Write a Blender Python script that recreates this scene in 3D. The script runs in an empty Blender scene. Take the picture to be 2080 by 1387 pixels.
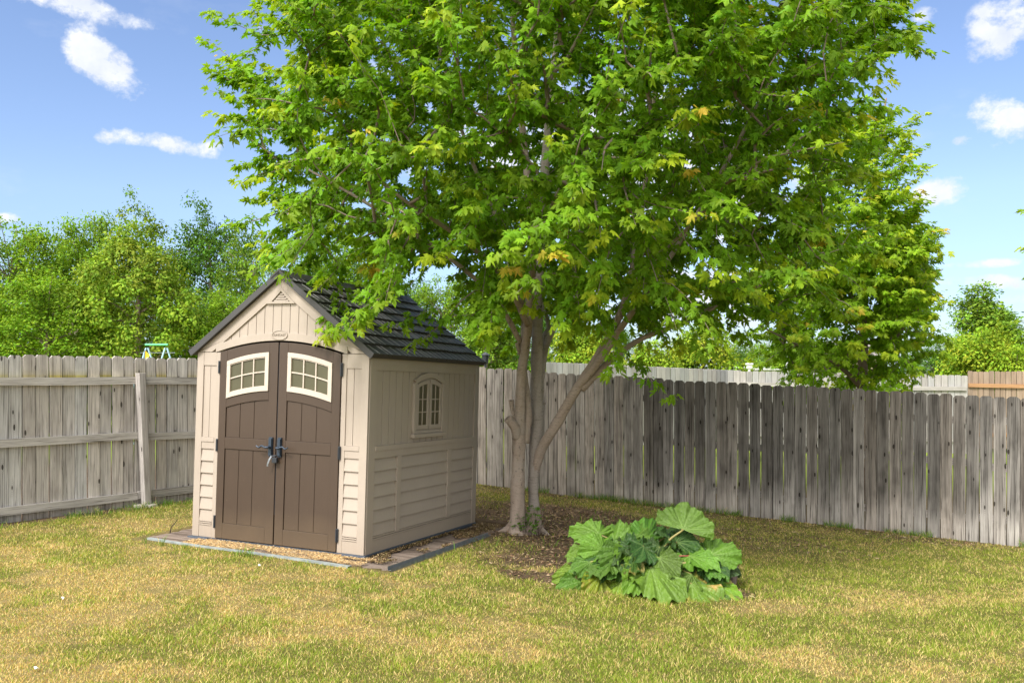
import bpy, math, random
import numpy as np
from mathutils import Vector, Matrix
R = math.radians
S = bpy.context.scene
COL = S.collection
# ------------------------------------------------------------------ camera, sky, sun, exposure
F, CX, HY, CH = 1800.0, 1040.0, 752.0, 1.6
cam_d = bpy.data.cameras.new("camera"); cam = bpy.data.objects.new("camera", cam_d); COL.objects.link(cam)
cam.location = (0, 0, CH); cam.rotation_euler = (R(90), 0, 0)
cam_d.sensor_width = 36; cam_d.lens = 36 * F / 2080; cam_d.shift_y = (HY - 693.5) / 2080
cam_d.clip_start = 0.05; cam_d.clip_end = 2000
S.camera = cam
def P(u, v, z): return np.array(((u - CX) / F * z, z, CH - (v - HY) / F * z))
SUN_EL, SUN_AZ = R(50), R(212)          # azimuth clockwise from +Y
sd = Vector((math.sin(SUN_AZ) * math.cos(SUN_EL), math.cos(SUN_AZ) * math.cos(SUN_EL), math.sin(SUN_EL)))
W = bpy.data.worlds.new("World"); S.world = W; W.use_nodes = True
wt = W.node_tree; wt.nodes.clear()
def nn(t, typ, **kw):
    n = t.nodes.new(typ)
    for k, v in kw.items():
        if k.startswith('i_'):
            k = k[2:]; k = int(k) if k.isdigit() else k
            n.inputs[k].default_value = v
        else: setattr(n, k, v)
    return n
def mth(t, op, a, b=None, clamp=False):
    n = t.nodes.new('ShaderNodeMath'); n.operation = op; n.use_clamp = clamp
    for i, x in enumerate((a, b)):
        if x is None: continue
        if isinstance(x, (int, float)): n.inputs[i].default_value = x
        else: t.links.new(x, n.inputs[i])
    return n.outputs[0]
def mixc(t, fac, a, b, blend='MIX'):
    n = t.nodes.new('ShaderNodeMix'); n.data_type = 'RGBA'; n.blend_type = blend
    for i, x in ((0, fac), (6, a), (7, b)):
        if isinstance(x, (int, float)): n.inputs[i].default_value = x
        elif isinstance(x, tuple): n.inputs[i].default_value = (*x[:3], 1)
        else: t.links.new(x, n.inputs[i])
    return n.outputs[2]
def ramp(t, fac, stops, interp='LINEAR'):
    n = t.nodes.new('ShaderNodeValToRGB'); n.color_ramp.interpolation = interp
    e = n.color_ramp.elements
    while len(e) < len(stops): e.new(0.5)
    for el, (p, c) in zip(e, stops):
        el.position = p; el.color = (*c, 1) if isinstance(c, tuple) else (c, c, c, 1)
    t.links.new(fac, n.inputs[0]); return n.outputs[0]
sky = nn(wt, 'ShaderNodeTexSky', sky_type='NISHITA', sun_disc=False, sun_elevation=SUN_EL, sun_rotation=SUN_AZ,
         air_density=1.0, dust_density=0.6, ozone_density=2.0)
geo = nn(wt, 'ShaderNodeNewGeometry'); neg = nn(wt, 'ShaderNodeVectorMath', operation='SCALE'); neg.inputs[3].default_value = -1
wt.links.new(geo.outputs['Incoming'], neg.inputs[0]); D = neg.outputs[0]
def wnoise(scale, det, rough, off=(0, 0, 0), st=(1, 1, 1)):
    mp = nn(wt, 'ShaderNodeMapping'); mp.inputs['Scale'].default_value = st; mp.inputs['Location'].default_value = off
    wt.links.new(D, mp.inputs[0])
    n = nn(wt, 'ShaderNodeTexNoise'); n.inputs['Scale'].default_value = scale; n.inputs['Detail'].default_value = det
    n.inputs['Roughness'].default_value = rough; wt.links.new(mp.outputs[0], n.inputs['Vector']); return n.outputs[0]
# clouds: (centre direction az/el through u,v; half width, half height, tilt, strength)
CL = [(212,130,92,44,32,1.15),(160,112,34,30,10,.7),(140,6,140,28,8,.95),(178,50,30,20,30,.6),(330,292,115,20,7,1.0),(225,280,36,16,0,.8),(425,300,34,20,0,.9),
      (2030,238,62,50,30,1.15),(2050,45,85,62,-35,1.05),(1955,285,24,15,0,.8),(1912,388,55,30,-12,1.0),(0,442,34,12,0,.9),
      (1880,25,26,22,-30,.5),(1250,330,430,170,5,1.15),(1420,600,230,80,0,1.0),(950,240,120,60,0,.9),(760,150,60,36,0,.7),(540,70,40,24,0,.8),
      (2010,534,90,10,0,.95),(2040,575,110,17,3,.9),(2040,608,130,16,0,.8),(-250,200,180,70,0,1),(2450,300,260,90,0,1)]
mask = None
for (u, v, a, b, tl, s) in CL:
    d = Vector(((u - CX) / F, 1, (HY - v) / F)).normalized()
    e1 = d.cross(Vector((0, 0, 1))).normalized(); e2 = e1.cross(d).normalized()
    c, sn = math.cos(R(-tl)), math.sin(R(-tl)); f1 = e1 * c + e2 * sn; f2 = e2 * c - e1 * sn
    q = None
    for f, r in ((f1, a / F), (f2, b / F)):
        dn = nn(wt, 'ShaderNodeVectorMath', operation='DOT_PRODUCT'); wt.links.new(D, dn.inputs[0]); dn.inputs[1].default_value = f / r
        o = mth(wt, 'SUBTRACT', dn.outputs['Value'], float(d.dot(f)) / r); o = mth(wt, 'MULTIPLY', o, o)
        q = o if q is None else mth(wt, 'ADD', q, o)
    m = mth(wt, 'MULTIPLY', mth(wt, 'SUBTRACT', 1.0, mth(wt, 'MULTIPLY', q, .8)), s)
    mask = m if mask is None else mth(wt, 'MAXIMUM', mask, m)
# nothing of the hand placed clouds behind the viewer
mask = mth(wt, 'MAXIMUM', mask, 0.0)
n1 = wnoise(24, 10, .64, st=(1, 1, 1.25)); n2 = wnoise(5.5, 6, .6, off=(3, 1, 2), st=(1, 1, 2.4))
cm = mth(wt, 'ADD', mask, mth(wt, 'MULTIPLY', mth(wt, 'SUBTRACT', n1, .5), 3.2))
cm = mth(wt, 'MULTIPLY', mth(wt, 'SUBTRACT', cm, .40), 1.75, True)
cm = mth(wt, 'MULTIPLY', cm, mth(wt, 'MULTIPLY', mask, 3.0, True))
wisp = mth(wt, 'MULTIPLY', mth(wt, 'SUBTRACT', n2, .57), 1.8, True)
cm = mth(wt, 'MAXIMUM', mth(wt, 'POWER', cm, 1.3), mth(wt, 'MULTIPLY', wisp, .55))
sx = nn(wt, 'ShaderNodeSeparateXYZ'); wt.links.new(D, sx.inputs[0])
cshade = mixc(wt, mth(wt, 'MULTIPLY', mth(wt, 'SUBTRACT', wnoise(22, 6, .6, off=(7, 2, 0)), .35), 2.2, True), (5.2, 5.6, 6.4), (7.6, 7.6, 7.7))
tint = mixc(wt, 1.0, sky.outputs[0], mixc(wt, mth(wt, 'MULTIPLY', sx.outputs[2], 5.5, True), (.72, .86, 1.12), (1.24, 1.21, 1.32)), 'MULTIPLY')
skyc = mixc(wt, mth(wt, 'MULTIPLY', cm, .97), tint, cshade)
# added out-of-view fill light overhead and behind the viewer, brightest to the left
fill_mask = mth(wt, 'MAXIMUM', mth(wt, 'MULTIPLY', mth(wt, 'SUBTRACT', sx.outputs[2], .52), 5, True), mth(wt, 'MULTIPLY', mth(wt, 'SUBTRACT', .40, sx.outputs[1]), 3, True))
fill_mask = mth(wt, 'MULTIPLY', fill_mask, mth(wt, 'MULTIPLY', mth(wt, 'SUBTRACT', wnoise(3, 5, .6, off=(1, 5, 0)), .28), 4, True))
skyc = mixc(wt, mth(wt, 'MULTIPLY', fill_mask, mth(wt, 'MULTIPLY', mth(wt, 'ADD', sx.outputs[2], .05), 6, True)), skyc, mixc(wt, mth(wt, 'ADD', .5, mth(wt, 'MULTIPLY', sx.outputs[0], .75), True), (27, 26.2, 25), (6.5, 6.4, 6.2)))
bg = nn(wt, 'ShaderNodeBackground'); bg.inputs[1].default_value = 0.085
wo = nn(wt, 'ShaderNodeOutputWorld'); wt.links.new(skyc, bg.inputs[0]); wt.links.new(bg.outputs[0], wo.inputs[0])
sl = bpy.data.lights.new("sun", 'SUN'); sl.energy = 2.7; sl.angle = R(14); sl.color = (1.0, .965, .90)
so = bpy.data.objects.new("sun", sl); COL.objects.link(so); so.rotation_euler = sd.to_track_quat('Z', 'Y').to_euler(); so.location = (0, 0, 20)
S.view_settings.view_transform = 'Standard'; S.view_settings.look = 'None'; S.view_settings.gamma = 1
S.view_settings.exposure = 0.9
S.render.engine = 'CYCLES'; S.cycles.max_bounces = 8; S.cycles.diffuse_bounces = 4; S.cycles.transmission_bounces = 6
S.cycles.transparent_max_bounces = 8

# ------------------------------------------------------------------ helpers
rng = np.random.default_rng(7); random.seed(5)
def hsh(ix, iy, s):
    h = (ix.astype(np.int64) * 374761393 + iy.astype(np.int64) * 668265263 + s * 1442695041) & 0x7fffffff
    h = ((h ^ (h >> 13)) * 1274126177) & 0x7fffffff
    return ((h ^ (h >> 16)) & 0xffff) / 65535.0
def vnoise(x, y, s=0):
    x = np.asarray(x, float); y = np.asarray(y, float)
    ix = np.floor(x); iy = np.floor(y); fx = x - ix; fy = y - iy
    fx = fx * fx * (3 - 2 * fx); fy = fy * fy * (3 - 2 * fy)
    a = hsh(ix, iy, s); b = hsh(ix + 1, iy, s); c = hsh(ix, iy + 1, s); d = hsh(ix + 1, iy + 1, s)
    return (a * (1 - fx) + b * fx) * (1 - fy) + (c * (1 - fx) + d * fx) * fy
def fbm(x, y, o=4, s=0):
    t = 0; a = .5; n = 0
    for k in range(o): t = t + a * vnoise(np.asarray(x) * 2 ** k, np.asarray(y) * 2 ** k, s + k); n += a; a *= .55
    return t / n
def sstep(a, b, x): t = np.clip((x - a) / (b - a), 0, 1); return t * t * (3 - 2 * t)
_gx = np.linspace(-60, 60, 2401)
_gz = np.interp(_gx, [-60, -12, -4.5, -2.5, -1.36, -.3, .6, 2.6, 6.2, 12, 60], [.3, .02, -.045, -.075, -.112, -.165, -.235, -.35, -.54, -.7, -.8])
_k = np.exp(-np.linspace(-2, 2, 41) ** 2); _k /= _k.sum(); _gz = np.convolve(np.pad(_gz, 20, mode='edge'), _k, 'valid')
def gz(x, y): return np.interp(x, _gx, _gz) + .012 * (fbm(np.asarray(x) * .8, np.asarray(y) * .8, 2, 40) - .5)
def G(u, v):
    z = 8.0
    for _ in range(30):
        x = (u - CX) / F * z; z = .5 * z + .5 * F * (CH - float(gz(x, z))) / (v - HY)
    return np.array(((u - CX) / F * z, z, float(gz((u - CX) / F * z, z))))

def tag(o, label=None, cat=None, group=None, kind=None):
    if label: o['label'] = label
    if cat: o['category'] = cat
    if group: o['group'] = group
    if kind: o['kind'] = kind
    return o
def empty(name, loc=(0, 0, 0), mat=None):
    o = bpy.data.objects.new(name, None); COL.objects.link(o); o.empty_display_size = .2
    if mat is not None: o.matrix_world = mat
    else: o.location = loc
    return o
def link(name, me, mats, parent=None, smooth=False):
    for m in mats: me.materials.append(m)
    if smooth: me.polygons.foreach_set('use_smooth', [True] * len(me.polygons))
    o = bpy.data.objects.new(name, me); COL.objects.link(o)
    if parent: o.parent = parent
    return o
def npmesh(name, V, Fc, mats, col=None, parent=None, smooth=False, uv=None, mi=None):
    """V (n,3), Fc (m,k)"""
    V = np.asarray(V, np.float32); Fc = np.asarray(Fc, np.int32)
    me = bpy.data.meshes.new(name); m, k = Fc.shape
    me.vertices.add(len(V)); me.vertices.foreach_set('co', V.ravel())
    me.loops.add(m * k); me.loops.foreach_set('vertex_index', Fc.ravel())
    me.polygons.add(m); me.polygons.foreach_set('loop_start', np.arange(0, m * k, k, dtype=np.int32))
    me.update(calc_edges=True)
    if col is not None:
        a = me.attributes.new('col', 'FLOAT_COLOR', 'POINT')
        c = np.ones((len(V), 4), np.float32); c[:, :3] = col; a.data.foreach_set('color', c.ravel())
    if uv is not None:
        l = me.uv_layers.new(name='UVMap'); l.data.foreach_set('uv', np.asarray(uv, np.float32)[Fc.ravel()].ravel())
    if mi is not None: me.polygons.foreach_set('material_index', np.asarray(mi, np.int32))
    return link(name, me, mats, parent, smooth)

class MB:
    def __init__(s): s.v = []; s.f = []; s.m = []; s.c = []; s.u = []
    def add(s, vs, fs, m=0, c=(1, 1, 1), uv=None):
        b = len(s.v); s.v += [tuple(map(float, p)) for p in vs]; s.f += [[i + b for i in f] for f in fs]; s.m += [m] * len(fs)
        s.c += [tuple(c)] * len(vs) if not hasattr(c[0], '__len__') else list(c)
        s.u += uv if uv is not None else [(0, 0)] * len(vs)
    def box(s, x0, x1, y0, y1, z0, z1, m=0):
        s.add([(x0, y0, z0), (x1, y0, z0), (x1, y1, z0), (x0, y1, z0), (x0, y0, z1), (x1, y0, z1), (x1, y1, z1), (x0, y1, z1)],
              [[3, 2, 1, 0], [4, 5, 6, 7], [0, 1, 5, 4], [1, 2, 6, 5], [2, 3, 7, 6], [3, 0, 4, 7]], m)
    def prism(s, poly, d0, d1, mp=lambda a, b, d: (a, d, b), m=0):
        """poly in (a,b), thickness from d0 to d1, mp maps to xyz"""
        n = len(poly); vs = [mp(a, b, d0) for a, b in poly] + [mp(a, b, d1) for a, b in poly]
        s.add(vs, [list(range(n))[::-1], list(range(n, 2 * n))] + [[i, (i + 1) % n, n + (i + 1) % n, n + i] for i in range(n)], m)
    def strip(s, lo, hi, d0, d1, mp=lambda a, b, d: (a, d, b), m=0):
        """band between two polylines lo/hi (same count)"""
        p = list(lo) + list(hi)[::-1]; s.prism([q for i, q in enumerate(p) if abs(q[0] - p[i - 1][0]) + abs(q[1] - p[i - 1][1]) > 1e-6], d0, d1, mp, m)
    def tube(s, pts, rad, n=8, m=0, c=(1, 1, 1), cap=True, rough=0):
        V, Fq = tube_np(pts, rad, n, rough); b = [list(f) for f in Fq]
        k = len(pts)
        if cap: b.append(list(range(n))[::-1]); b.append([(k - 1) * n + i for i in range(n)])
        s.add(V, b, m, c)
    def build(s, name, mats, parent=None, bevel=0, smooth=False, seg=2):
        me = bpy.data.meshes.new(name); me.from_pydata(s.v, [], s.f); me.update()
        if len(mats) > 1: me.polygons.foreach_set('material_index', s.m)
        a = me.attributes.new('col', 'FLOAT_COLOR', 'POINT'); a.data.foreach_set('color', [q for c in s.c for q in (*c, 1)])
        l = me.uv_layers.new(name='UVMap'); vi = np.zeros(len(me.loops), np.int32); me.loops.foreach_get('vertex_index', vi)
        l.data.foreach_set('uv', np.asarray(s.u, np.float32)[vi].ravel())
        o = link(name, me, mats, parent, smooth)
        if bevel:
            bm = o.modifiers.new('bevel', 'BEVEL'); bm.width = bevel; bm.segments = seg; bm.limit_method = 'ANGLE'; bm.angle_limit = R(40)
        return o
def smoothpath(pts, rad, n=6):
    pts = np.asarray(pts, float); rad = np.asarray(rad, float); k = len(pts)
    if k < 3:
        t = np.linspace(0, 1, n + 1)[:, None]; return pts[0] * (1 - t) + pts[-1] * t, np.interp(t[:, 0], [0, 1], [rad[0], rad[-1]])
    e = np.vstack([2 * pts[0] - pts[1], pts, 2 * pts[-1] - pts[-2]]); o = []; r = []
    for i in range(k - 1):
        p0, p1, p2, p3 = e[i:i + 4]
        for t in np.linspace(0, 1, n, endpoint=False):
            o.append(.5 * ((2 * p1) + (-p0 + p2) * t + (2 * p0 - 5 * p1 + 4 * p2 - p3) * t * t + (-p0 + 3 * p1 - 3 * p2 + p3) * t ** 3))
            r.append(rad[i] * (1 - t) + rad[i + 1] * t)
    o.append(pts[-1]); r.append(rad[-1]); return np.array(o), np.array(r)
def tube_np(pts, rad, n=8, rough=0):
    pts = np.asarray(pts, float); rad = np.asarray(rad, float) * np.ones(len(pts)); k = len(pts)
    T = np.gradient(pts, axis=0); T /= np.linalg.norm(T, axis=1)[:, None] + 1e-9
    ref = np.array((1., .13, .07)) if abs(T[0][0]) < .8 else np.array((0.1, 1., .1))
    A = []; a = np.cross(T[0], ref); a /= np.linalg.norm(a)
    for i in range(k):
        a = a - T[i] * a.dot(T[i]); a /= np.linalg.norm(a) + 1e-9; A.append(a.copy())
    A = np.array(A); B = np.cross(T, A); th = np.arange(n) * 2 * math.pi / n
    rr_ = np.ones((k, n))
    if rough:
        ln_ = np.cumsum(np.concatenate([[0], np.linalg.norm(np.diff(pts, axis=0), axis=1)]))[:, None]; c_, s_ = np.cos(th)[None], np.sin(th)[None]
        rr_ += rough * (fbm(c_ * 1.3 + ln_ * 4 + pts[0][0] * 9, s_ * 1.3 + ln_ * 1.5, 3, 5) - .5) * 2 + rough * 1.2 * (fbm(c_ * 2.5 + 7, s_ * 2.5 + ln_ * 9, 2, 6) - .5)
    V = pts[:, None] + (rad[:, None] * rr_)[..., None] * (A[:, None] * np.cos(th)[None, :, None] + B[:, None] * np.sin(th)[None, :, None])
    i, j = np.meshgrid(np.arange(k - 1), np.arange(n), indexing='ij'); j2 = (j + 1) % n
    Fq = np.stack([i * n + j, i * n + j2, (i + 1) * n + j2, (i + 1) * n + j], -1).reshape(-1, 4)
    return V.reshape(-1, 3), Fq

# ------------------------------------------------------------------ materials
def newmat(name):
    m = bpy.data.materials.new(name); m.use_nodes = True; t = m.node_tree; b = t.nodes['Principled BSDF']; return m, t, b
def noise(t, vec, scale, det=4, rough=.55, st=None, dist=0):
    if st:
        mp = nn(t, 'ShaderNodeMapping'); mp.inputs['Scale'].default_value = st
        if vec is not None: t.links.new(vec, mp.inputs[0])
        vec = mp.outputs[0]
    n = nn(t, 'ShaderNodeTexNoise'); n.inputs['Scale'].default_value = scale; n.inputs['Detail'].default_value = det
    n.inputs['Roughness'].default_value = rough; n.inputs['Distortion'].default_value = dist
    if vec is not None: t.links.new(vec, n.inputs['Vector'])
    return n.outputs[0]
def tc(t, o='Object'): return nn(t, 'ShaderNodeTexCoord').outputs[o]
def bump(t, b, h, st=.3, dist=.01):
    n = nn(t, 'ShaderNodeBump'); n.inputs['Strength'].default_value = st; n.inputs['Distance'].default_value = dist
    t.links.new(h, n.inputs['Height']); t.links.new(n.outputs[0], b.inputs['Normal'])
def attr(t, name='col'):
    return nn(t, 'ShaderNodeAttribute', attribute_name=name).outputs['Color']
def plastic(name, c, rough=.55, var=.14, grain=True):
    m, t, b = newmat(name); o = tc(t)
    big = noise(t, o, 2.2, 4, .6); fine = noise(t, o, 60, 4, .6, st=(1, 1, .12) if grain else None)
    k = mth(t, 'ADD', mth(t, 'MULTIPLY', big, var * 1.6), mth(t, 'MULTIPLY', fine, var)); k = mth(t, 'ADD', k, 1 - var * 1.3)
    base = mixc(t, 1.0, c, nnv(t, k), 'MULTIPLY')
    # dust and grass specks low down
    sp = noise(t, o, 95, 1, .5); spm = mth(t, 'MULTIPLY', mth(t, 'SUBTRACT', sp, .755), 12, True)
    base = mixc(t, mth(t, 'MULTIPLY', spm, .35), base, (.45, .38, .25))
    sz = nn(t, 'ShaderNodeSeparateXYZ'); t.links.new(o, sz.inputs[0])
    low = mth(t, 'MULTIPLY', mth(t, 'SUBTRACT', mth(t, 'ADD', .22, mth(t, 'MULTIPLY', big, .25)), sz.outputs[2]), 2.2, True)
    base = mixc(t, mth(t, 'MULTIPLY', low, .3), base, (.22, .16, .09))
    t.links.new(base, b.inputs['Base Color']); b.inputs['Roughness'].default_value = rough
    b.inputs['Specular IOR Level'].default_value = .35
    bump(t, b, fine, .12, .003); return m
def nnv(t, v):
    c = nn(t, 'ShaderNodeCombineColor')
    for i in range(3): t.links.new(v, c.inputs[i])
    return c.outputs[0]
def simple(name, c, rough=.6, metal=0, var=.2, scale=8):
    m, t, b = newmat(name); o = tc(t); n_ = noise(t, o, scale, 5, .6)
    k = mth(t, 'ADD', mth(t, 'MULTIPLY', n_, var * 2), 1 - var)
    t.links.new(mixc(t, 1.0, c, nnv(t, k), 'MULTIPLY'), b.inputs['Base Color']); b.inputs['Roughness'].default_value = rough
    b.inputs['Metallic'].default_value = metal; bump(t, b, n_, .1, .004); return m
def leafmat(name, rough=.5, trans=.46, gain=1.0, spec=.2):
    m, t, b = newmat(name); c = attr(t); t.links.new(c, b.inputs['Base Color']); b.inputs['Roughness'].default_value = rough
    b.inputs['Specular IOR Level'].default_value = spec
    tr = nn(t, 'ShaderNodeBsdfTranslucent'); t.links.new(mixc(t, 1.0, c, (1.25, 1.25, .45), 'MULTIPLY'), tr.inputs[0])
    mx = nn(t, 'ShaderNodeMixShader'); mx.inputs[0].default_value = trans
    t.links.new(b.outputs[0], mx.inputs[1]); t.links.new(tr.outputs[0], mx.inputs[2])
    t.links.new(mx.outputs[0], t.nodes['Material Output'].inputs[0]); return m
def woodmat(name, c1, c2, dark, knots=True, blot=.35):
    m, t, b = newmat(name); uv = tc(t, 'UV')
    g = noise(t, uv, 1, 6, .65, st=(90, 1.25, 1), dist=1.4); s = noise(t, uv, 1, 4, .6, st=(16, 1.1, 1), dist=.8); bl = noise(t, uv, 1, 3, .5, st=(5, 2.2, 1))
    base = mixc(t, s, c1, c2)
    base = mixc(t, mth(t, 'MULTIPLY', mth(t, 'SUBTRACT', g, .49), 6.0, True), base, dark)
    base = mixc(t, mth(t, 'MULTIPLY', mth(t, 'MULTIPLY', mth(t, 'SUBTRACT', bl, .50), 4.0, True), blot), base, dark)
    st2 = noise(t, uv, 1, 5, .6, st=(22, .7, 1), dist=.5)
    base = mixc(t, mth(t, 'MULTIPLY', mth(t, 'MULTIPLY', mth(t, 'SUBTRACT', st2, .52), 5.0, True), blot * .8), base, dark)
    h = g
    if knots:
        mp = nn(t, 'ShaderNodeMapping'); mp.inputs['Scale'].default_value = (7.5, 2.6, 1); t.links.new(uv, mp.inputs[0])
        vo = nn(t, 'ShaderNodeTexVoronoi'); vo.voronoi_dimensions = '2D'; vo.inputs['Scale'].default_value = 1.0; t.links.new(mp.outputs[0], vo.inputs['Vector'])
        sc = nn(t, 'ShaderNodeSeparateColor'); t.links.new(vo.outputs['Color'], sc.inputs[0])
        has = mth(t, 'GREATER_THAN', sc.outputs[0], .55)
        r = mth(t, 'ADD', .05, mth(t, 'MULTIPLY', sc.outputs[1], .05))
        kn = mth(t, 'MULTIPLY', mth(t, 'MULTIPLY', mth(t, 'SUBTRACT', r, vo.outputs['Distance']), 60, True), has)
        halo = mth(t, 'MULTIPLY', mth(t, 'SUBTRACT', 1.0, mth(t, 'MULTIPLY', vo.outputs['Distance'], 3.2), True), has)
        ring = mth(t, 'MULTIPLY', mth(t, 'ADD', mth(t, 'SINE', mth(t, 'MULTIPLY', vo.outputs['Distance'], 110)), 1), .28)
        base = mixc(t, mth(t, 'MULTIPLY', halo, ring), base, dark)
        base = mixc(t, mth(t, 'MULTIPLY', kn, .85), base, (.02, .015, .01))
    base = mixc(t, 1.0, base, attr(t), 'MULTIPLY')
    t.links.new(base, b.inputs['Base Color']); b.inputs['Roughness'].default_value = .9; b.inputs['Specular IOR Level'].default_value = .15
    bump(t, b, h, .5, .006); return m

M = {}
M['tan'] = plastic('tan_plastic', (.365, .308, .258))
M['tanlight'] = plastic('light_tan_plastic', (.50, .43, .365))
M['tandark'] = plastic('dark_tan_plastic', (.20, .165, .13))
M['brown'] = plastic('brown_plastic', (.058, .038, .026), .5, .16)
M['brown2'] = plastic('dark_brown_plastic', (.05, .033, .022), .5, .16)
M['roof'] = plastic('charcoal_shingle', (.052, .050, .051), .5, .2)
M['roofsheen'] = plastic('shingle_sheen', (.42, .41, .42), .45, .1)  # sheen of the moulded grooves, painted on as paler grey strips
M['black'] = simple('black_plastic', (.018, .022, .03), .45)
M['handle'] = simple('blue_black_metal', (.03, .045, .07), .35, .3)
M['steel'] = simple('weathered_steel', (.20, .22, .24), .5, .5, .6, 16)
M['edging'] = simple('grey_blue_edging', (.24, .27, .27), .7, 0, .75, 9)
M['basep'] = simple('slate_base', (.05, .065, .09), .6)
M['concrete'] = simple('concrete', (.33, .30, .26), .9, 0, .25, 15)
M['yellow'] = simple('yellow_cloth', (.75, .55, .02), .7)
M['mint'] = simple('green_tube', (.10, .55, .25), .4)
M['bluetube'] = simple('pale_blue_tube', (.40, .60, .75), .4)
M['white'] = simple('white_paint', (.75, .75, .75), .5, 0, .06)
M['beige'] = simple('beige_siding', (.55, .45, .33), .8)
M['shroof'] = simple('grey_roof_shingle', (.2, .18, .17), .9)
M['darkdirt'] = simple('mulch', (.05, .034, .024), .95)
M['scrap'] = simple('white_scrap', (.8, .78, .74), .7, 0, .1)
m, t, b = newmat('window_glass'); o = tc(t)
t.links.new(mixc(t, noise(t, o, 6, 3), (.06, .056, .03), (.10, .093, .055)), b.inputs['Base Color'])
b.inputs['Roughness'].default_value = .35; b.inputs['Specular IOR Level'].default_value = .3; M['glass'] = m
m, t, b = newmat('side_window_glass'); b.inputs['Base Color'].default_value = (.075, .065, .03, 1); b.inputs['Roughness'].default_value = .3; M['glassdark'] = m
M['wood'] = woodmat('weathered_pine', (.48, .455, .435), (.72, .69, .665), (.14, .125, .115), True, .5)
M['woodR'] = woodmat('grey_weathered_board', (.30, .275, .25), (.50, .47, .435), (.055, .047, .04), True, .6)
M['woodfar'] = woodmat('pale_weathered_board', (.34, .33, .315), (.47, .455, .44), (.20, .19, .18), False)
M['woodnew'] = woodmat('brown_board', (.30, .22, .16), (.40, .31, .24), (.20, .14, .10), False)
M['rail'] = woodmat('weathered_rail', (.40, .375, .35), (.60, .57, .54), (.12, .105, .09), False)
M['cedar'] = woodmat('orange_rail', (.42, .24, .12), (.5, .30, .16), (.3, .15, .08), False)
M['ply'] = woodmat('rotting_plywood', (.16, .12, .095), (.31, .25, .21), (.045, .03, .022), False, .9)
M['leaf'] = leafmat('maple_leaf')
M['bgleaf'] = leafmat('broad_leaf', .65, .28, spec=.1)
M['grass'] = leafmat('grass_blade', .6, .3, spec=.2)
M['chip'] = leafmat('dry_chip', .9, .05, spec=.1)
# bark
def barkmat(name, c1, c2, c3):
    m, t, b = newmat(name); o = tc(t)
    a = noise(t, o, 7, 6, .6, st=(1, 1, .5)); f = noise(t, o, 45, 5, .6, st=(1, 1, 2.2)); p = noise(t, o, 22, 2, .5)
    base = mixc(t, a, c1, c2); base = mixc(t, mth(t, 'MULTIPLY', mth(t, 'SUBTRACT', f, .52), 2.6, True), base, c3)
    base = mixc(t, mth(t, 'MULTIPLY', mth(t, 'SUBTRACT', p, .66), 7, True), base, (.05, .036, .028))
    li = noise(t, o, 12, 4, .6, st=(.6, .6, 3.0)); base = mixc(t, mth(t, 'MULTIPLY', mth(t, 'MULTIPLY', mth(t, 'SUBTRACT', li, .55), 6, True), .45), base, c3)
    gr_ = noise(t, o, 3.1, 5, .7); base = mixc(t, mth(t, 'MULTIPLY', mth(t, 'SUBTRACT', gr_, .5), 2.5, True), base, (.34, .32, .29))
    t.links.new(base, b.inputs['Base Color']); b.inputs['Roughness'].default_value = .85; b.inputs['Specular IOR Level'].default_value = .2
    bump(t, b, mth(t, 'ADD', f, mth(t, 'MULTIPLY', a, 1.5)), .55, .012); return m
M['bark'] = barkmat('maple_bark', (.27, .205, .165), (.39, .325, .275), (.13, .09, .068))
M['barkgrey'] = barkmat('grey_bark', (.26, .22, .19), (.38, .34, .31), (.14, .11, .09))
M['twig'] = barkmat('twig_bark', (.20, .15, .12), (.27, .21, .18), (.12, .085, .07))
M['bgbark'] = barkmat('brown_bark', (.19, .14, .10), (.26, .20, .15), (.10, .07, .05))
# ground
m, t, b = newmat('lawn_soil'); o = tc(t)
a = noise(t, o, 45, 6, .7); f = noise(t, o, 160, 4, .7)
base = mixc(t, 1.0, attr(t), nnv(t, mth(t, 'ADD', mth(t, 'MULTIPLY', a, .9), .5)), 'MULTIPLY')
base = mixc(t, mth(t, 'MULTIPLY', mth(t, 'SUBTRACT', f, .5), 2.4, True), base, mixc(t, .6, base, (.30, .22, .12)))
t.links.new(base, b.inputs['Base Color']); b.inputs['Roughness'].default_value = .95; b.inputs['Specular IOR Level'].default_value = .1
bump(t, b, mth(t, 'ADD', a, f), .8, .02); M['soil'] = m

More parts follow.
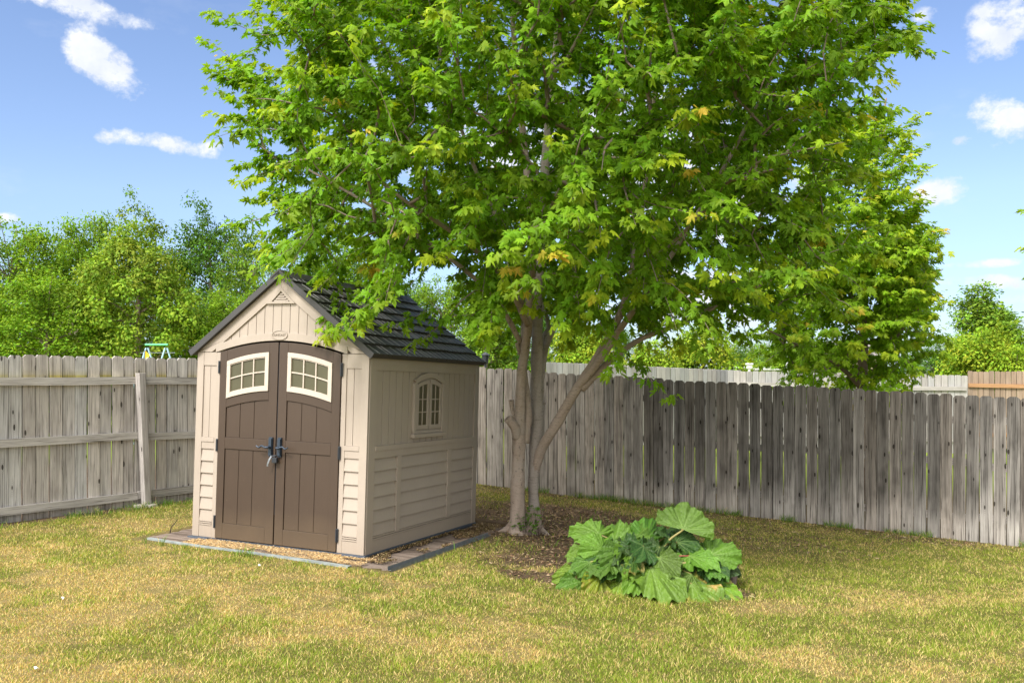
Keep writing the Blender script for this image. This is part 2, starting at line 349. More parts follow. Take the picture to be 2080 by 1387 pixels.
# ------------------------------------------------------------------ ground sheet and lawn
TB = P(1066, 1070, 9.85)                      # foot of the maple
RB = np.array((1.18, 7.75))                   # rhubarb crown
FR0 = np.array((-1.89, 14.28)); FRd = np.array((.914, -.406))      # right fence line
FL0 = np.array((-5.46, 9.45)); FLd = np.array((.594, .804))        # left fence line
def lawn(x, y):
    """bare soil amount, straw amount, green tone"""
    x = np.asarray(x, float); y = np.asarray(y, float)
    n = fbm(x * 1.3, y * 1.3, 4, 3); n2 = fbm(x * 4, y * 4, 3, 9)
    d1 = np.hypot((x - .35) / 1.5, (y - 10.2) / 2.3)
    bare = sstep(1.25, .45, d1 + (n - .5) * 1.1)
    d2 = np.hypot((x - RB[0] + .15) / 1.05, (y - RB[1]) / .42); bare = np.maximum(bare, sstep(1.15, .9, d2 + (n2 - .5) * .7))
    d4 = np.hypot((x - .55) / .8, (y - 8.5) / .5); bare = np.maximum(bare, .95 * sstep(1.2, .7, d4 + (n2 - .5) * 1.2))
    # foot of the right fence
    df = (x - FR0[0]) * FRd[1] * -1 + (y - FR0[1]) * FRd[0]; df = -df
    bare = np.maximum(bare, .6 * sstep(.9, .0, df + (n - .5) * 1.6) * (x > -2))
    dl = (x - FL0[0]) * FLd[1] - (y - FL0[1]) * FLd[0]
    bare = np.maximum(bare, sstep(.30, .12, dl + (n2 - .5) * .2) * (x < -2))
    d5 = np.hypot((x - 2.6) / 1.7, (y - 10.6) / 1.3); bare = np.maximum(bare, .5 * sstep(1.2, .3, d5 + (n2 - .5) * 1.3))
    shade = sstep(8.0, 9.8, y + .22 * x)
    st = fbm(x * .9 + 5, y * 1.7 + 2, 4, 21)
    left = sstep(1.0, -3.2, x)
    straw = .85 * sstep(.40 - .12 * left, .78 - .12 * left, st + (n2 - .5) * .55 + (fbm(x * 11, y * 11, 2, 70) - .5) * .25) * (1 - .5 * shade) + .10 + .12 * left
    straw += .35 * sstep(1.0, .4, np.hypot((x + 2.6) / 1.6, (y - 7.2) / .7))
    greenleft = sstep(.9, .35, dl) * (x < -2); straw = straw * (1 - .7 * greenleft)
    return np.clip(bare, 0, 1), np.clip(straw, 0, 1), np.clip(n, 0, 1)
def axis(lo, hi, st, far):
    a = np.arange(lo, hi + 1e-6, st); s = 1.35; o = [st]
    while sum(o) < far: o.append(o[-1] * s)
    c = np.cumsum(o); return np.concatenate([lo - c[::-1], a, hi + c])
xs = axis(-7.5, 9, .06, 420); ys = axis(1.0, 15.5, .06, 520)
X, Y = np.meshgrid(xs, ys); x = X.ravel(); y = Y.ravel()
bare, straw, n = lawn(x, y)
n3 = fbm(x * 9, y * 9, 3, 60)
lx_, ly_ = (lambda dx, dy: (dx * .918 - dy * .397, dx * .397 + dy * .918))(x + 3.207, y - 8.88)
inpf = (lx_ > -.38) & (lx_ < 2.42) & (ly_ > -.24) & (ly_ < 2.5)
z = gz(x, y) + .022 * (n3 - .5) * bare * (np.abs(x) < 12) - .09 * inpf
farf = sstep(14.5, 17, y) + sstep(-8, -10, x)
farf = np.clip(farf, 0, 1)
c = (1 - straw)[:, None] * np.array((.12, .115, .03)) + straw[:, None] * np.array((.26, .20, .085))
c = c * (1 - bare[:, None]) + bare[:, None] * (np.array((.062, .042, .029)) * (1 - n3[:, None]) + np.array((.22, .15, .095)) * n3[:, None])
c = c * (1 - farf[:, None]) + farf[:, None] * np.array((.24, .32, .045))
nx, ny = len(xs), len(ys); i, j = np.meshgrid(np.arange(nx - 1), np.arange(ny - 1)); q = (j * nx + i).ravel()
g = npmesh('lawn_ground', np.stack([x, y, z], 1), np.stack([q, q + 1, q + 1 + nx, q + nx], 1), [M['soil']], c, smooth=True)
tag(g, kind='structure')

# shed frame (needed for keeping grass off the platform)
SX = np.array((.918, -.397, -.019)); SX /= np.linalg.norm(SX)
SZ = np.array((.024, .0163, 1.)); SZ -= SX * SZ.dot(SX); SZ /= np.linalg.norm(SZ); SY = np.cross(SZ, SX)
SO = np.array((-3.207, 8.88, -.062)); SW, SD, SH = 2.02, 2.33, 1.85
SM = Matrix(((SX[0], SY[0], SZ[0], SO[0]), (SX[1], SY[1], SZ[1], SO[1]), (SX[2], SY[2], SZ[2], SO[2]), (0, 0, 0, 1)))
def slocal(x, y): dx = x - SO[0]; dy = y - SO[1]; return dx * SX[0] + dy * SX[1], dx * SY[0] + dy * SY[1]

def blades(N, zn, zf, seed, hmin, hmax, wd):
    r = np.random.default_rng(seed)
    zz = zn * (zf / zn) ** r.random(N * 2)                        # density ~ 1/z
    keep = r.random(N * 2) < np.minimum(1, (zz / zf) * .6 + .4); zz = zz[keep][:N]; N = len(zz)
    xx = (r.random(N) * 2 - 1) * (.62 * zz + 1.6)
    ba, st, nz_ = lawn(xx, zz)
    lx, ly = slocal(xx, zz)
    ok = r.random(N) > ba * .93
    ok &= ~((lx > -.44) & (lx < SW + .52) & (ly > -.40) & (ly < SD + .3))
    df = -(-(xx - FR0[0]) * FRd[1] * 1 + (zz - FR0[1]) * FRd[0]); ok &= (df > .03)
    dl = (xx - FL0[0]) * FLd[1] - (zz - FL0[1]) * FLd[0]; ok &= (dl > .03) | (xx > -1)
    ok &= ~(np.hypot(xx - TB[0], zz - TB[1]) < .22)
    xx, zz, ba, st, nz_ = xx[ok], zz[ok], ba[ok], st[ok], nz_[ok]; N = len(xx)
    clump = fbm(xx * 6, zz * 6, 2, 77)
    h = (hmin + (hmax - hmin) * r.random(N) ** 1.6 * 1.3) * (.45 + 1.1 * clump) * (1 - .35 * st)
    w = wd * (.7 + .6 * r.random(N)) * (.8 + zz * .045)
    th = r.random(N) * 2 * math.pi; ln = r.random(N) ** .7 * 1.0; la = r.random(N) * 2 * math.pi
    base = np.stack([xx, zz, gz(xx, zz) - .004], 1)
    sd_ = np.stack([np.cos(th), np.sin(th), np.zeros(N)], 1) * w[:, None] * .5
    lean = np.stack([np.cos(la) * ln, np.sin(la) * ln, np.ones(N)], 1); lean /= np.linalg.norm(lean, axis=1)[:, None]
    lean2 = lean + np.stack([np.cos(la), np.sin(la), -.5 * np.ones(N)], 1) * (.35 * ln[:, None] + .1)
    mid = base + lean * h[:, None] * .55; tip = mid + lean2 * h[:, None] * .5
    V = np.stack([base - sd_, base + sd_, mid + sd_ * .8, mid - sd_ * .8, tip], 1).reshape(-1, 3)
    b5 = np.arange(N)[:, None] * 5
    T = np.concatenate([b5 + [0, 1, 2], b5 + [0, 2, 3], b5 + [3, 2, 4]], 1).reshape(-1, 3)
    isst = (r.random(N) < np.clip(st * .58 + .17, 0, .9))
    gr = np.array((.175, .26, .026)) + (r.random((N, 1)) - .5) * np.array((.09, .08, .02)) + nz_[:, None] * np.array((.10, .07, .01)) 
    gr *= (.75 + .5 * clump[:, None])
    sw = np.array((.70, .54, .23)) + (r.random((N, 1)) - .5) * np.array((.22, .2, .14))
    org = r.random(N) < .25 * st; sw[org] = np.array((.52, .31, .11))
    ccol = np.where(isst[:, None], sw, gr); ccol = np.clip(ccol, .01, 1)
    ccol = np.repeat(ccol[:, None], 5, 1); ccol[:, 4] = ccol[:, 4] * .8 + np.array((.42, .34, .14)) * .2
    return V, T, ccol.reshape(-1, 3)
V, T, c = blades(960000, 3.9, 14.3, 1, .017, .040, .0035)
o = npmesh('lawn_grass', V, T, [M['grass']], c); tag(o, 'short patchy lawn grass, part green and part dried to straw', 'grass', kind='stuff')

# taller tufts where the mower does not reach
r = np.random.default_rng(90); N = 9000; kk = r.random(N); xx = np.zeros(N); zz = np.zeros(N)
a = kk < .5; s1 = r.uniform(2.2, 13, N); o1 = np.abs(r.normal(0, .05, N)) + .03; xx[a] = (FR0[0] + FRd[0] * s1 + FRd[1] * o1)[a]; zz[a] = (FR0[1] + FRd[1] * s1 - FRd[0] * o1)[a]
a = (kk >= .5) & (kk < .72); s1 = r.uniform(-2, 5, N); xx[a] = (FL0[0] + FLd[0] * s1 + FLd[1] * (o1 + .15))[a]; zz[a] = (FL0[1] + FLd[1] * s1 - FLd[0] * (o1 + .15))[a]
a = (kk >= .72) & (kk < .86); s1 = r.uniform(-.5, 2.3, N); xx[a] = (SO[0] + SX[0] * s1 - SY[0] * (.43 + o1))[a]; zz[a] = (SO[1] + SX[1] * s1 - SY[1] * (.43 + o1))[a]
a = kk >= .86; xx[a] = r.normal(.5, 1.1, N)[a]; zz[a] = r.normal(10.3, 1.2, N)[a]
lx, ly = slocal(xx, zz); ok = (fbm(xx * 2.2, zz * 2.2, 3, 91) > .50) & ~((lx > -.44) & (lx < SW + .5) & (ly > -.42) & (ly < SD + .3)); xx, zz = xx[ok], zz[ok]; N = len(xx)
h = r.uniform(.04, .13, N) * (.5 + fbm(xx * 5, zz * 5, 2, 92)); la = r.random(N) * 6.283; ln = r.uniform(.1, .7, N); th = r.random(N) * 6.283
b0 = np.stack([xx, zz, gz(xx, zz) - .004], 1); sd_ = np.stack([np.cos(th), np.sin(th), 0 * th], 1) * .0028; L1 = np.stack([np.cos(la) * ln, np.sin(la) * ln, np.ones(N)], 1) * h[:, None] * .55
L2 = np.stack([np.cos(la) * (ln + .5), np.sin(la) * (ln + .5), .6 * np.ones(N)], 1) * h[:, None] * .5
V = np.stack([b0 - sd_, b0 + sd_, b0 + L1 + sd_ * .8, b0 + L1 - sd_ * .8, b0 + L1 + L2], 1).reshape(-1, 3); b5 = np.arange(N)[:, None] * 5
c = np.array((.12, .24, .02)) * r.uniform(.6, 1.4, (N, 1)); k = r.random(N) < .2; c[k] = (.45, .38, .16)
o = npmesh('grass_tufts', V, np.concatenate([b5 + [0, 1, 2], b5 + [0, 2, 3], b5 + [3, 2, 4]], 1).reshape(-1, 3), [M['grass']], np.repeat(c, 5, 0)); tag(o, 'taller grass tufts along the fence feet, platform edge and bare soil', 'grass', kind='stuff')

# litter on the bare soil: bark chips and dry leaves
def chips(name, xy, z0, s0, s1, cols, seed, label, cat, mat='chip', lift=.004, elong=3.0, tilt=.5):
    r = np.random.default_rng(seed); N = len(xy); s = s0 + (s1 - s0) * r.random(N); th = r.random(N) * 6.283
    a = np.stack([np.cos(th), np.sin(th), (r.random(N) - .5) * tilt], 1); b_ = np.stack([-np.sin(th), np.cos(th), (r.random(N) - .5) * tilt * 1.6], 1)
    p = np.column_stack([xy, z0 + lift + r.random(N) * .012]); e = elong * (.5 + r.random(N))
    a *= (s * e)[:, None] * .5; b_ *= s[:, None] * .5; up = np.array((0, 0, 1.)) * s[:, None] * .25
    V = np.stack([p - a, p - b_ * .9 + up, p + a, p + b_ - up * .3], 1).reshape(-1, 3); q = np.arange(N)[:, None] * 4
    T = np.concatenate([q + [0, 1, 2], q + [0, 2, 3]], 1).reshape(-1, 3)
    cc = np.array(cols)[r.integers(0, len(cols), N)] * (.6 + .8 * r.random((N, 1)))
    o = npmesh(name, V, T, [M[mat]], np.repeat(cc, 4, 0)); tag(o, label, cat, kind='stuff'); return o
r = np.random.default_rng(11); xy = np.column_stack([r.uniform(-1.6, 7, 90000), r.uniform(6.8, 14.2, 90000)])
ba, _, _ = lawn(xy[:, 0], xy[:, 1]); k = r.random(len(ba)) < ba * .75; xy = xy[k]; lx, ly = slocal(xy[:, 0], xy[:, 1])
df = -(-(xy[:, 0] - FR0[0]) * FRd[1] + (xy[:, 1] - FR0[1]) * FRd[0])
xy = xy[~((lx < SW + .42) & (ly > -.4) & (ly < SD + .3)) & (df > .03)]
chips('mulch_litter', xy, gz(xy[:, 0], xy[:, 1]), .006, .018, [(.10, .06, .035), (.30, .20, .12), (.05, .035, .025), (.40, .30, .19), (.16, .10, .06), (.24, .15, .085)], 12,
      'brown bark chips and dry litter on the bare soil under the maple', 'mulch')

# ------------------------------------------------------------------ platform under the shed
pf = empty('plywood_platform', (0, 0, 0), SM); tag(pf, 'weathered rotting plywood platform lying flat beneath the tan shed', 'platform')
def board(mb, x0, x1, y0, y1, z0, z1, col=(1, 1, 1), m=0, along='x'):
    ox, oy = random.random() * 30, random.random() * 30
    vs = [(x0, y0, z0), (x1, y0, z0), (x1, y1, z0), (x0, y1, z0), (x0, y0, z1), (x1, y0, z1), (x1, y1, z1), (x0, y1, z1)]
    uv = [((p[1] + p[2] + ox, p[0] + oy) if along == 'x' else ((p[0] + p[2] + ox, p[1] + oy) if along == 'y' else (p[0] + p[1] + ox, p[2] + oy))) for p in vs]
    mb.add(vs, [[3, 2, 1, 0], [4, 5, 6, 7], [0, 1, 5, 4], [1, 2, 6, 5], [2, 3, 7, 6], [3, 0, 4, 7]], m, col, uv)
def sheet(x0, x1, y0, y1, z0, th, nx, ny, seed, bend):
    """ragged plywood sheet with a frayed rim"""
    mb = MB(); n_ = nx * ny
    top = []; bot = []
    for j in range(ny):
        for i in range(nx):
            a = i / (nx - 1); b_ = j / (ny - 1); ex = ey = 0
            if i in (0, nx - 1): ex = (fbm(b_ * 14, seed, 3, 5) - .5) * .07
            if j in (0, ny - 1): ey = (fbm(a * 14, seed + 3, 3, 6) - .5) * .05
            x_ = x0 + (x1 - x0) * a + ex; y_ = y0 + (y1 - y0) * b_ + ey
            z_ = z0 + bend(a, b_) + .012 * (fbm(x_ * 3, y_ * 3, 2, 8) - .5); top.append((x_, y_, z_ + th)); bot.append((x_, y_, z_))
    fs = []
    for j in range(ny - 1):
        for i in range(nx - 1):
            k = j * nx + i; fs.append([k, k + 1, k + 1 + nx, k + nx]); fs.append([n_ + k, n_ + k + nx, n_ + k + 1 + nx, n_ + k + 1])
    rim = list(range(nx)) + [j * nx + nx - 1 for j in range(1, ny)] + [(ny - 1) * nx + i for i in range(nx - 2, -1, -1)] + [j * nx for j in range(ny - 2, 0, -1)]
    for a, b_ in zip(rim, rim[1:] + rim[:1]): fs.append([a, n_ + a, n_ + b_, b_])
    mb.add(top + bot, fs, 0, (1, 1, 1), [(p[1] + p[2] * 3, p[0]) for p in top + bot]); return mb
sheet(-.40, 1.15, -.22, SD + .15, -.030, .012, 30, 30, 1, lambda a, b_: 0).build('plywood_sheet', [M['ply']], pf)
sheet(1.16, SW + .42, -.28, SD + .22, -.032, .013, 30, 30, 2, lambda a, b_: -.02 * a * a).build('plywood_sheet', [M['ply']], pf)
sheet(-.34, 1.6, -.17, .5, -.0165, .010, 30, 12, 5, lambda a, b_: 0).build('plywood_sheet', [M['ply']], pf)
mb = MB()
pts, rd = smoothpath([(-.27, -.29, -.008), (.3, -.33, -.012), (1.2, -.35, -.009), (SW + .1, -.37, -.018)], [.014] * 4, 5)
for a, b_ in zip(pts[:-1], pts[1:]): mb.add([a + (0, -.03, -.03), b_ + (0, -.03, -.03), b_ + (0, -.03, .014), a + (0, -.03, .014), a + (0, .03, -.03), b_ + (0, .03, -.03), b_ + (0, .03, .012), a + (0, .03, .012)],
    [[0, 1, 2, 3], [3, 2, 6, 7], [7, 6, 5, 4]])
mb.build('edging_strip', [M['edging']], pf)
mb = MB()
for k, (xx, dz) in enumerate(((SW + .44, 0), (SW + .475, -.016))):
    mb.add([(xx, -.30, -.02 + dz), (xx + .028, -.30, -.018 + dz), (xx + .028, 1.75, -.014 + dz), (xx, 1.75, -.016 + dz), (xx - .004, -.30, .014 + dz), (xx - .004, 1.75, .014 + dz)], [[0, 1, 2, 3], [4, 0, 3, 5]])
mb.build('metal_angle', [M['steel']], pf)
mb = MB(); board(mb, SW + .30, SW + .42, .9, SD + .35, -.035, -.018, (.9, .85, .8), along='y'); board(mb, SW - .02, SW + .32, SD - .15, SD + .1, -.033, -.02, (1.4, 1.4, 1.4))
mb.build('loose_board', [M['ply']], pf)
# straw clippings in front of the doors and litter along the side
r = np.random.default_rng(5)
def tow(lx, ly, lz): return np.column_stack([SO[k] + SX[k] * lx + SY[k] * ly + SZ[k] * lz for k in range(3)])
lx = r.uniform(.12, SW + .15, 22000); ly = -.30 + r.random(22000) ** .8 * .30; k = fbm(lx * 3, ly * 9, 3, 31) > .40 - .25 * (ly > -.08) ; p = tow(lx[k], ly[k], -.022 + .012 * r.random(k.sum()))
chips('straw_clippings', p[:, :2], p[:, 2], .0016, .0032, [(.62, .45, .22), (.58, .36, .16), (.70, .56, .33), (.45, .28, .12)], 6,
      'dry orange straw clippings scattered in front of the shed doors', 'straw', elong=9, tilt=1.0)
lx = SW + .005 + r.random(16000) ** 1.4 * .36; ly = r.uniform(-.1, SD + .1, 16000); k = fbm(lx * 4, ly * 2.5, 3, 33) > .42 + (lx - SW) * .35; p = tow(lx[k], ly[k], -.028 + .014 * r.random(k.sum()))
chips('leaf_litter', p[:, :2], p[:, 2], .004, .012, [(.16, .10, .05), (.24, .17, .09), (.08, .05, .03), (.16, .13, .05), (.34, .25, .14)], 8,
      'brown leaf litter lying on the plywood beside the shed wall', 'leaf litter', elong=2.2, tilt=1.0)

# ------------------------------------------------------------------ the shed
shed = empty('garden_shed', (0, 0, 0), SM); tag(shed, 'tan plastic garden shed with brown double doors and charcoal shingle roof', 'shed')
XC = SW / 2; RZ = 2.585                                            # ridge
def arch(x, off=0, k=.205): return 1.955 + off - k * (x - XC) ** 2
def rake(x, off=0): return SH - .005 + (RZ - SH) * (1 - abs(x - XC) / XC) + off
A = np.linspace
DX0, DX1 = .296, SW - .296
# front wall
for sgn in (0, 1):
    mb = MB(); mb.box(*((.006, DX0) if sgn == 0 else (DX1, SW - .006)), .020, .05, 0.03, 1.845)
    f = (lambda x: x) if sgn == 0 else (lambda x: SW - x)
    def bx(x0, x1, y0, y1, z0, z1, mm=0):
        a, b_ = sorted((f(x0), f(x1))); mb.box(a, b_, y0, y1, z0, z1, mm)
    bx(.0, .082, -.002, .022, .012, 1.846)                         # corner trim
    bx(.242, .294, .000, .022, .012, 1.846)                        # jamb
    bx(.0825, .2415, .001, .022, 1.715, 1.846)
    bx(.0825, .161, .010, .022, 1.0, 1.7145); bx(.165, .2415, .010, .022, 1.0, 1.7145)
    bx(.0825, .2415, -.004, .022, .955, .9995); bx(.0825, .2415, .003, .022, .885, .9545)
    for k in range(6):
        z1 = .884 - k * .12; z0 = z1 - .118
        a, b_ = sorted((f(.0825), f(.2415)))
        mb.prism([(-.001, z0), (.017, z1), (.022, z1), (.022, z0)], a, b_, lambda p, q_, d: (d, p, q_))
    bx(.0825, .2415, .001, .022, .012, .125); bx(.0825, .2415, -.004, .022, .128, .142); bx(.0825, .2415, -.004, .022, .148, .160)
    mb.build('front_wall', [M['tan']], shed, .0035)
# gable
mb = MB()
xs_ = A(.02, SW - .02, 61)
mb.strip([(x, max(1.845, arch(x, .012))) if DX0 < x < DX1 else (x, 1.847) for x in xs_], [(x, max(rake(x, -.01), 1.856)) for x in xs_], .024, .045)
xs_ = A(DX0 - .06, DX1 + .06, 41); e = .004
mb.strip([(x, max(arch(x, .012), 1.848)) for x in xs_], [(x, arch(x, .012) + .075) for x in xs_], -.008, .0235)   # arch trim
w = .105
for sgn in (1, -1):
    n_ = 12
    lo = []; hi = []
    for tt in A(0, 1, n_):
        xx = XC - sgn * (XC - .0) * tt; hi.append((xx, rake(xx, -.003))); lo.append((xx, max(rake(xx, -.003 - w * 1.24), 1.850) if tt < .995 else 1.850))
    mb.strip(lo, hi, -.004, .0237)
    lo2 = [(a, b_ + .055) for a, b_ in lo[:-1]]; hi2 = [(a, b_ + .062) for a, b_ in lo[:-1]]
bw = .1
for k in range(-9, 9):
    x0 = XC + k * bw + .0025; x1 = XC + (k + 1) * bw - .0025
    def top(x): return rake(x, -.003 - w * 1.24) + .004
    def bot(x): return max(arch(x, .012) + .072, 1.87)
    if top(x0) < bot(x0) + .004 and top(x1) < bot(x1) + .004: continue
    mb.prism([(x0, bot(x0)), (x1, bot(x1)), (x1, max(top(x1), bot(x1) + .001)), (x0, max(top(x0), bot(x0) + .001))], .012, .0236)
mb.build('gable', [M['tan']], shed, .0025)
gb = [o for o in COL.objects if o.name == 'gable'][0]
mb = MB()
zt = rake(XC, -.003 - w * 1.24) + .03; zb = zt - .155; hw = .165
def trif(x0, z0, x1, z1, x2, z2, wd_):
    pass
cxm = XC
outer = [(cxm - hw, zb), (cxm + hw, zb), (cxm, zt)]; ctr = (cxm, zb + .055)
inner = [(ctr[0] + (a - ctr[0]) * .66, ctr[1] + (b_ - ctr[1]) * .66) for a, b_ in outer]
for i in range(3):
    j = (i + 1) % 3; mb.prism([outer[i], outer[j], inner[j], inner[i]], -.012, .011)
mb.prism(inner, .004, .0115, m=1)
for k in range(4):
    zz = inner[0][1] + .003 + k * .021; hw2 = (inner[2][1] - zz - .019) / (inner[2][1] - inner[0][1]) * (inner[1][0] - cxm)
    if hw2 > .006: mb.prism([(-.008, zz), (.003, zz + .016), (.0039, zz + .016), (.0039, zz)], cxm - hw2, cxm + hw2, lambda p, q_, d: (d, p, q_))
mb.build('gable_vent', [M['tan'], M['tandark']], shed, .0012)
# oval badge
mb = MB(); bz = arch(XC, .012) + .052
ang = A(0, 2 * math.pi, 33)[:-1]
for i in range(32):
    a0, a1 = ang[i], ang[(i + 1) % 32]
    def el(a, s): return (XC + .088 * s * math.cos(a), bz + .044 * s * math.sin(a))
    mb.prism([el(a0, 1.08), el(a1, 1.08), el(a1, .93), el(a0, .93)], -.016, -.0085)
mb.prism([(XC + .083 * math.cos(a), bz + .041 * math.sin(a)) for a in ang], -.0112, -.0085)
bd = mb.build('badge', [M['tan']], shed, .0015)
cu = bpy.data.curves.new('badge_lettering', 'FONT'); cu.body = 'SUNCAST'; cu.size = .031; cu.extrude = .002; cu.align_x = 'CENTER'; cu.align_y = 'CENTER'; cu.space_character = 1.1
tmp = bpy.data.objects.new('tmp', cu); COL.objects.link(tmp); bpy.context.view_layer.update()
me = bpy.data.meshes.new_from_object(tmp.evaluated_get(bpy.context.evaluated_depsgraph_get())); me.name = 'badge_lettering'; bpy.data.objects.remove(tmp)
me.transform(Matrix.Translation((XC, -.0128, bz)) @ Matrix.Rotation(R(90), 4, 'X'))
me.materials.clear(); o = link('badge_lettering', me, [M['tandark']], bd)

# side walls
def side_wall(right):
    mb = MB(); f = (lambda d: SW - d) if right else (lambda d: d)
    def bx(y0, y1, d0, d1, z0, z1):
        a, b_ = sorted((f(d0), f(d1))); mb.box(a, b_, y0, y1, z0, z1)
    bx(.052, SD - .01, .022, .05, .03, SH - .02)
    bx(.0225, .135, -.005, .0215, .012, SH - .012); bx(SD - .10, SD, -.005, .0215, .012, SH - .012)
    y0, y1 = .1355, SD - .1005
    bx(y0, y1, -.002, .0215, 1.705, SH - .012)
    nb = 17; bw_ = (y1 - y0) / nb
    for k in range(nb): bx(y0 + k * bw_ + .0045, y0 + (k + 1) * bw_ - .0045, .0085, .0215, 1.001, 1.7045)
    bx(y0, y1, -.014, .0215, .955, 1.0005); bx(y0, y1, -.005, .0215, .885, .9545)
    bx(y0, y1, .002, .0215, .012, .125); bx(y0, y1, -.003, .0215, .128, .142); bx(y0, y1, -.003, .0215, .148, .162)
    posts = [.25 * SD, .705 * SD]
    for p_ in posts: bx(p_ - .038, p_ + .038, -.007, .0214, .163, .8845)
    segs = [(y0, posts[0] - .0385), (posts[0] + .0385, posts[1] - .0385), (posts[1] + .0385, y1)]
    for a, b_ in segs:
        for k in range(6):
            z1 = .884 - k * .12; z0 = z1 - .1175
            mb.prism([(f(-.003), z0), (f(.0195), z1), (f(.0213), z1), (f(.0213), z0)], a, b_, lambda p, q_, d: (p, d, q_))
    return mb.build('side_wall', [M['tan']], shed, .0035)
sw_ = side_wall(True); side_wall(False)
mb = MB(); mb.box(.02, SW - .02, SD - .04, SD - .012, .02, SH); mb.prism([(.02, SH), (SW - .02, SH), (XC, RZ - .02)], SD - .04, SD - .012)
mb.build('back_wall', [M['tan']], shed)
# side window
WY, WH = .492 * SD, .325
def warch(y, off=0): return 1.66 + off - .80 * (y - WY) ** 2 * (1 - 0) 
mpS = lambda a, b_, d: (SW - d, a, b_)
mb = MB()
ysn = A(WY - WH, WY + WH, 17)
def scaled(s, zoff): return [(WY + (y - WY) * s, (warch(WY + (y - WY) * s) + zoff)) for y in ysn]
inn = .83
mb.strip([(a, b_ - .0) for a, b_ in scaled(inn, -.01)], [(WY + (a - WY) / inn, warch(WY + (a - WY) / inn) + .045) for a, b_ in scaled(inn, 0)], -.020, .0095, mpS)
for s in (-1, 1):
    a = WY + s * WH; b_ = WY + s * WH * inn; lo_, hi_ = sorted((a, b_))
    mb.prism([(lo_, 1.085), (hi_, 1.085), (hi_, warch(hi_) + (.044 if s < 0 else .044) - .03), (lo_, warch(lo_) + .01)], -.0195, .0095, mpS)
mb.prism([(WY - WH - .015, 1.045), (WY + WH + .015, 1.045), (WY + WH + .015, 1.083), (WY - WH - .015, 1.083)], -.038, .0095, mpS)
mb.prism([(WY - WH, 1.0845), (WY + WH, 1.0845), (WY + WH, 1.115), (WY - WH, 1.115)], -.010, .0095, mpS)
# back sheet behind the casements
bk = [(y, 1.116) for y in ysn]; mb.strip([(WY + (y - WY) * inn, 1.1155) for y in ysn], [(WY + (y - WY) * inn, warch(WY + (y - WY) * inn) - .008) for y in ysn], .0035, .0095, mpS)
wf = mb.build('side_window', [M['tan']], shed, .003)
for s in (-1, 1):
    mb = MB(); pn = MB()
    c0 = WY + s * .012; c1 = WY + s * (WH * inn - .012); a, b_ = sorted((c0, c1)); st_ = .034
    zz0 = 1.13
    def wt_(y): return warch(y) - .03
    yy = A(a, b_, 9); mb.strip([(y, wt_(y) - st_ - .005) for y in yy], [(y, wt_(y)) for y in yy], -.014, .003, mpS)
    for y0_, y1_ in ((a, a + st_), (b_ - st_, b_)): mb.prism([(y0_, zz0), (y1_, zz0), (y1_, wt_(y1_) - st_ - .0052), (y0_, wt_(y0_) - st_ - .0052)], -.0138, .003, mpS)
    mb.prism([(a + st_ + .0002, zz0), (b_ - st_ - .0002, zz0), (b_ - st_ - .0002, zz0 + .04), (a + st_ + .0002, zz0 + .04)], -.0136, .003, mpS)
    mid = (a + b_) / 2; mb.prism([(mid - .006, zz0 + .041), (mid + .006, zz0 + .041), (mid + .006, wt_(mid) - st_ - .006), (mid - .006, wt_(mid) - st_ - .006)], -.009, .003, mpS)
    for zz in (1.295, 1.425): mb.prism([(a + st_ + .0003, zz), (b_ - st_ - .0003, zz), (b_ - st_ - .0003, zz + .012), (a + st_ + .0003, zz + .012)], -.0085, .003, mpS)
    yy = A(a + .01, b_ - .01, 7); pn.strip([(y, zz0 + .01) for y in yy], [(y, wt_(y) - .01) for y in yy], -.001, .0028, mpS)
    ca = mb.build('casement', [M['tan']], wf, .0015); pn.build('window_pane', [M['glassdark']], wf)
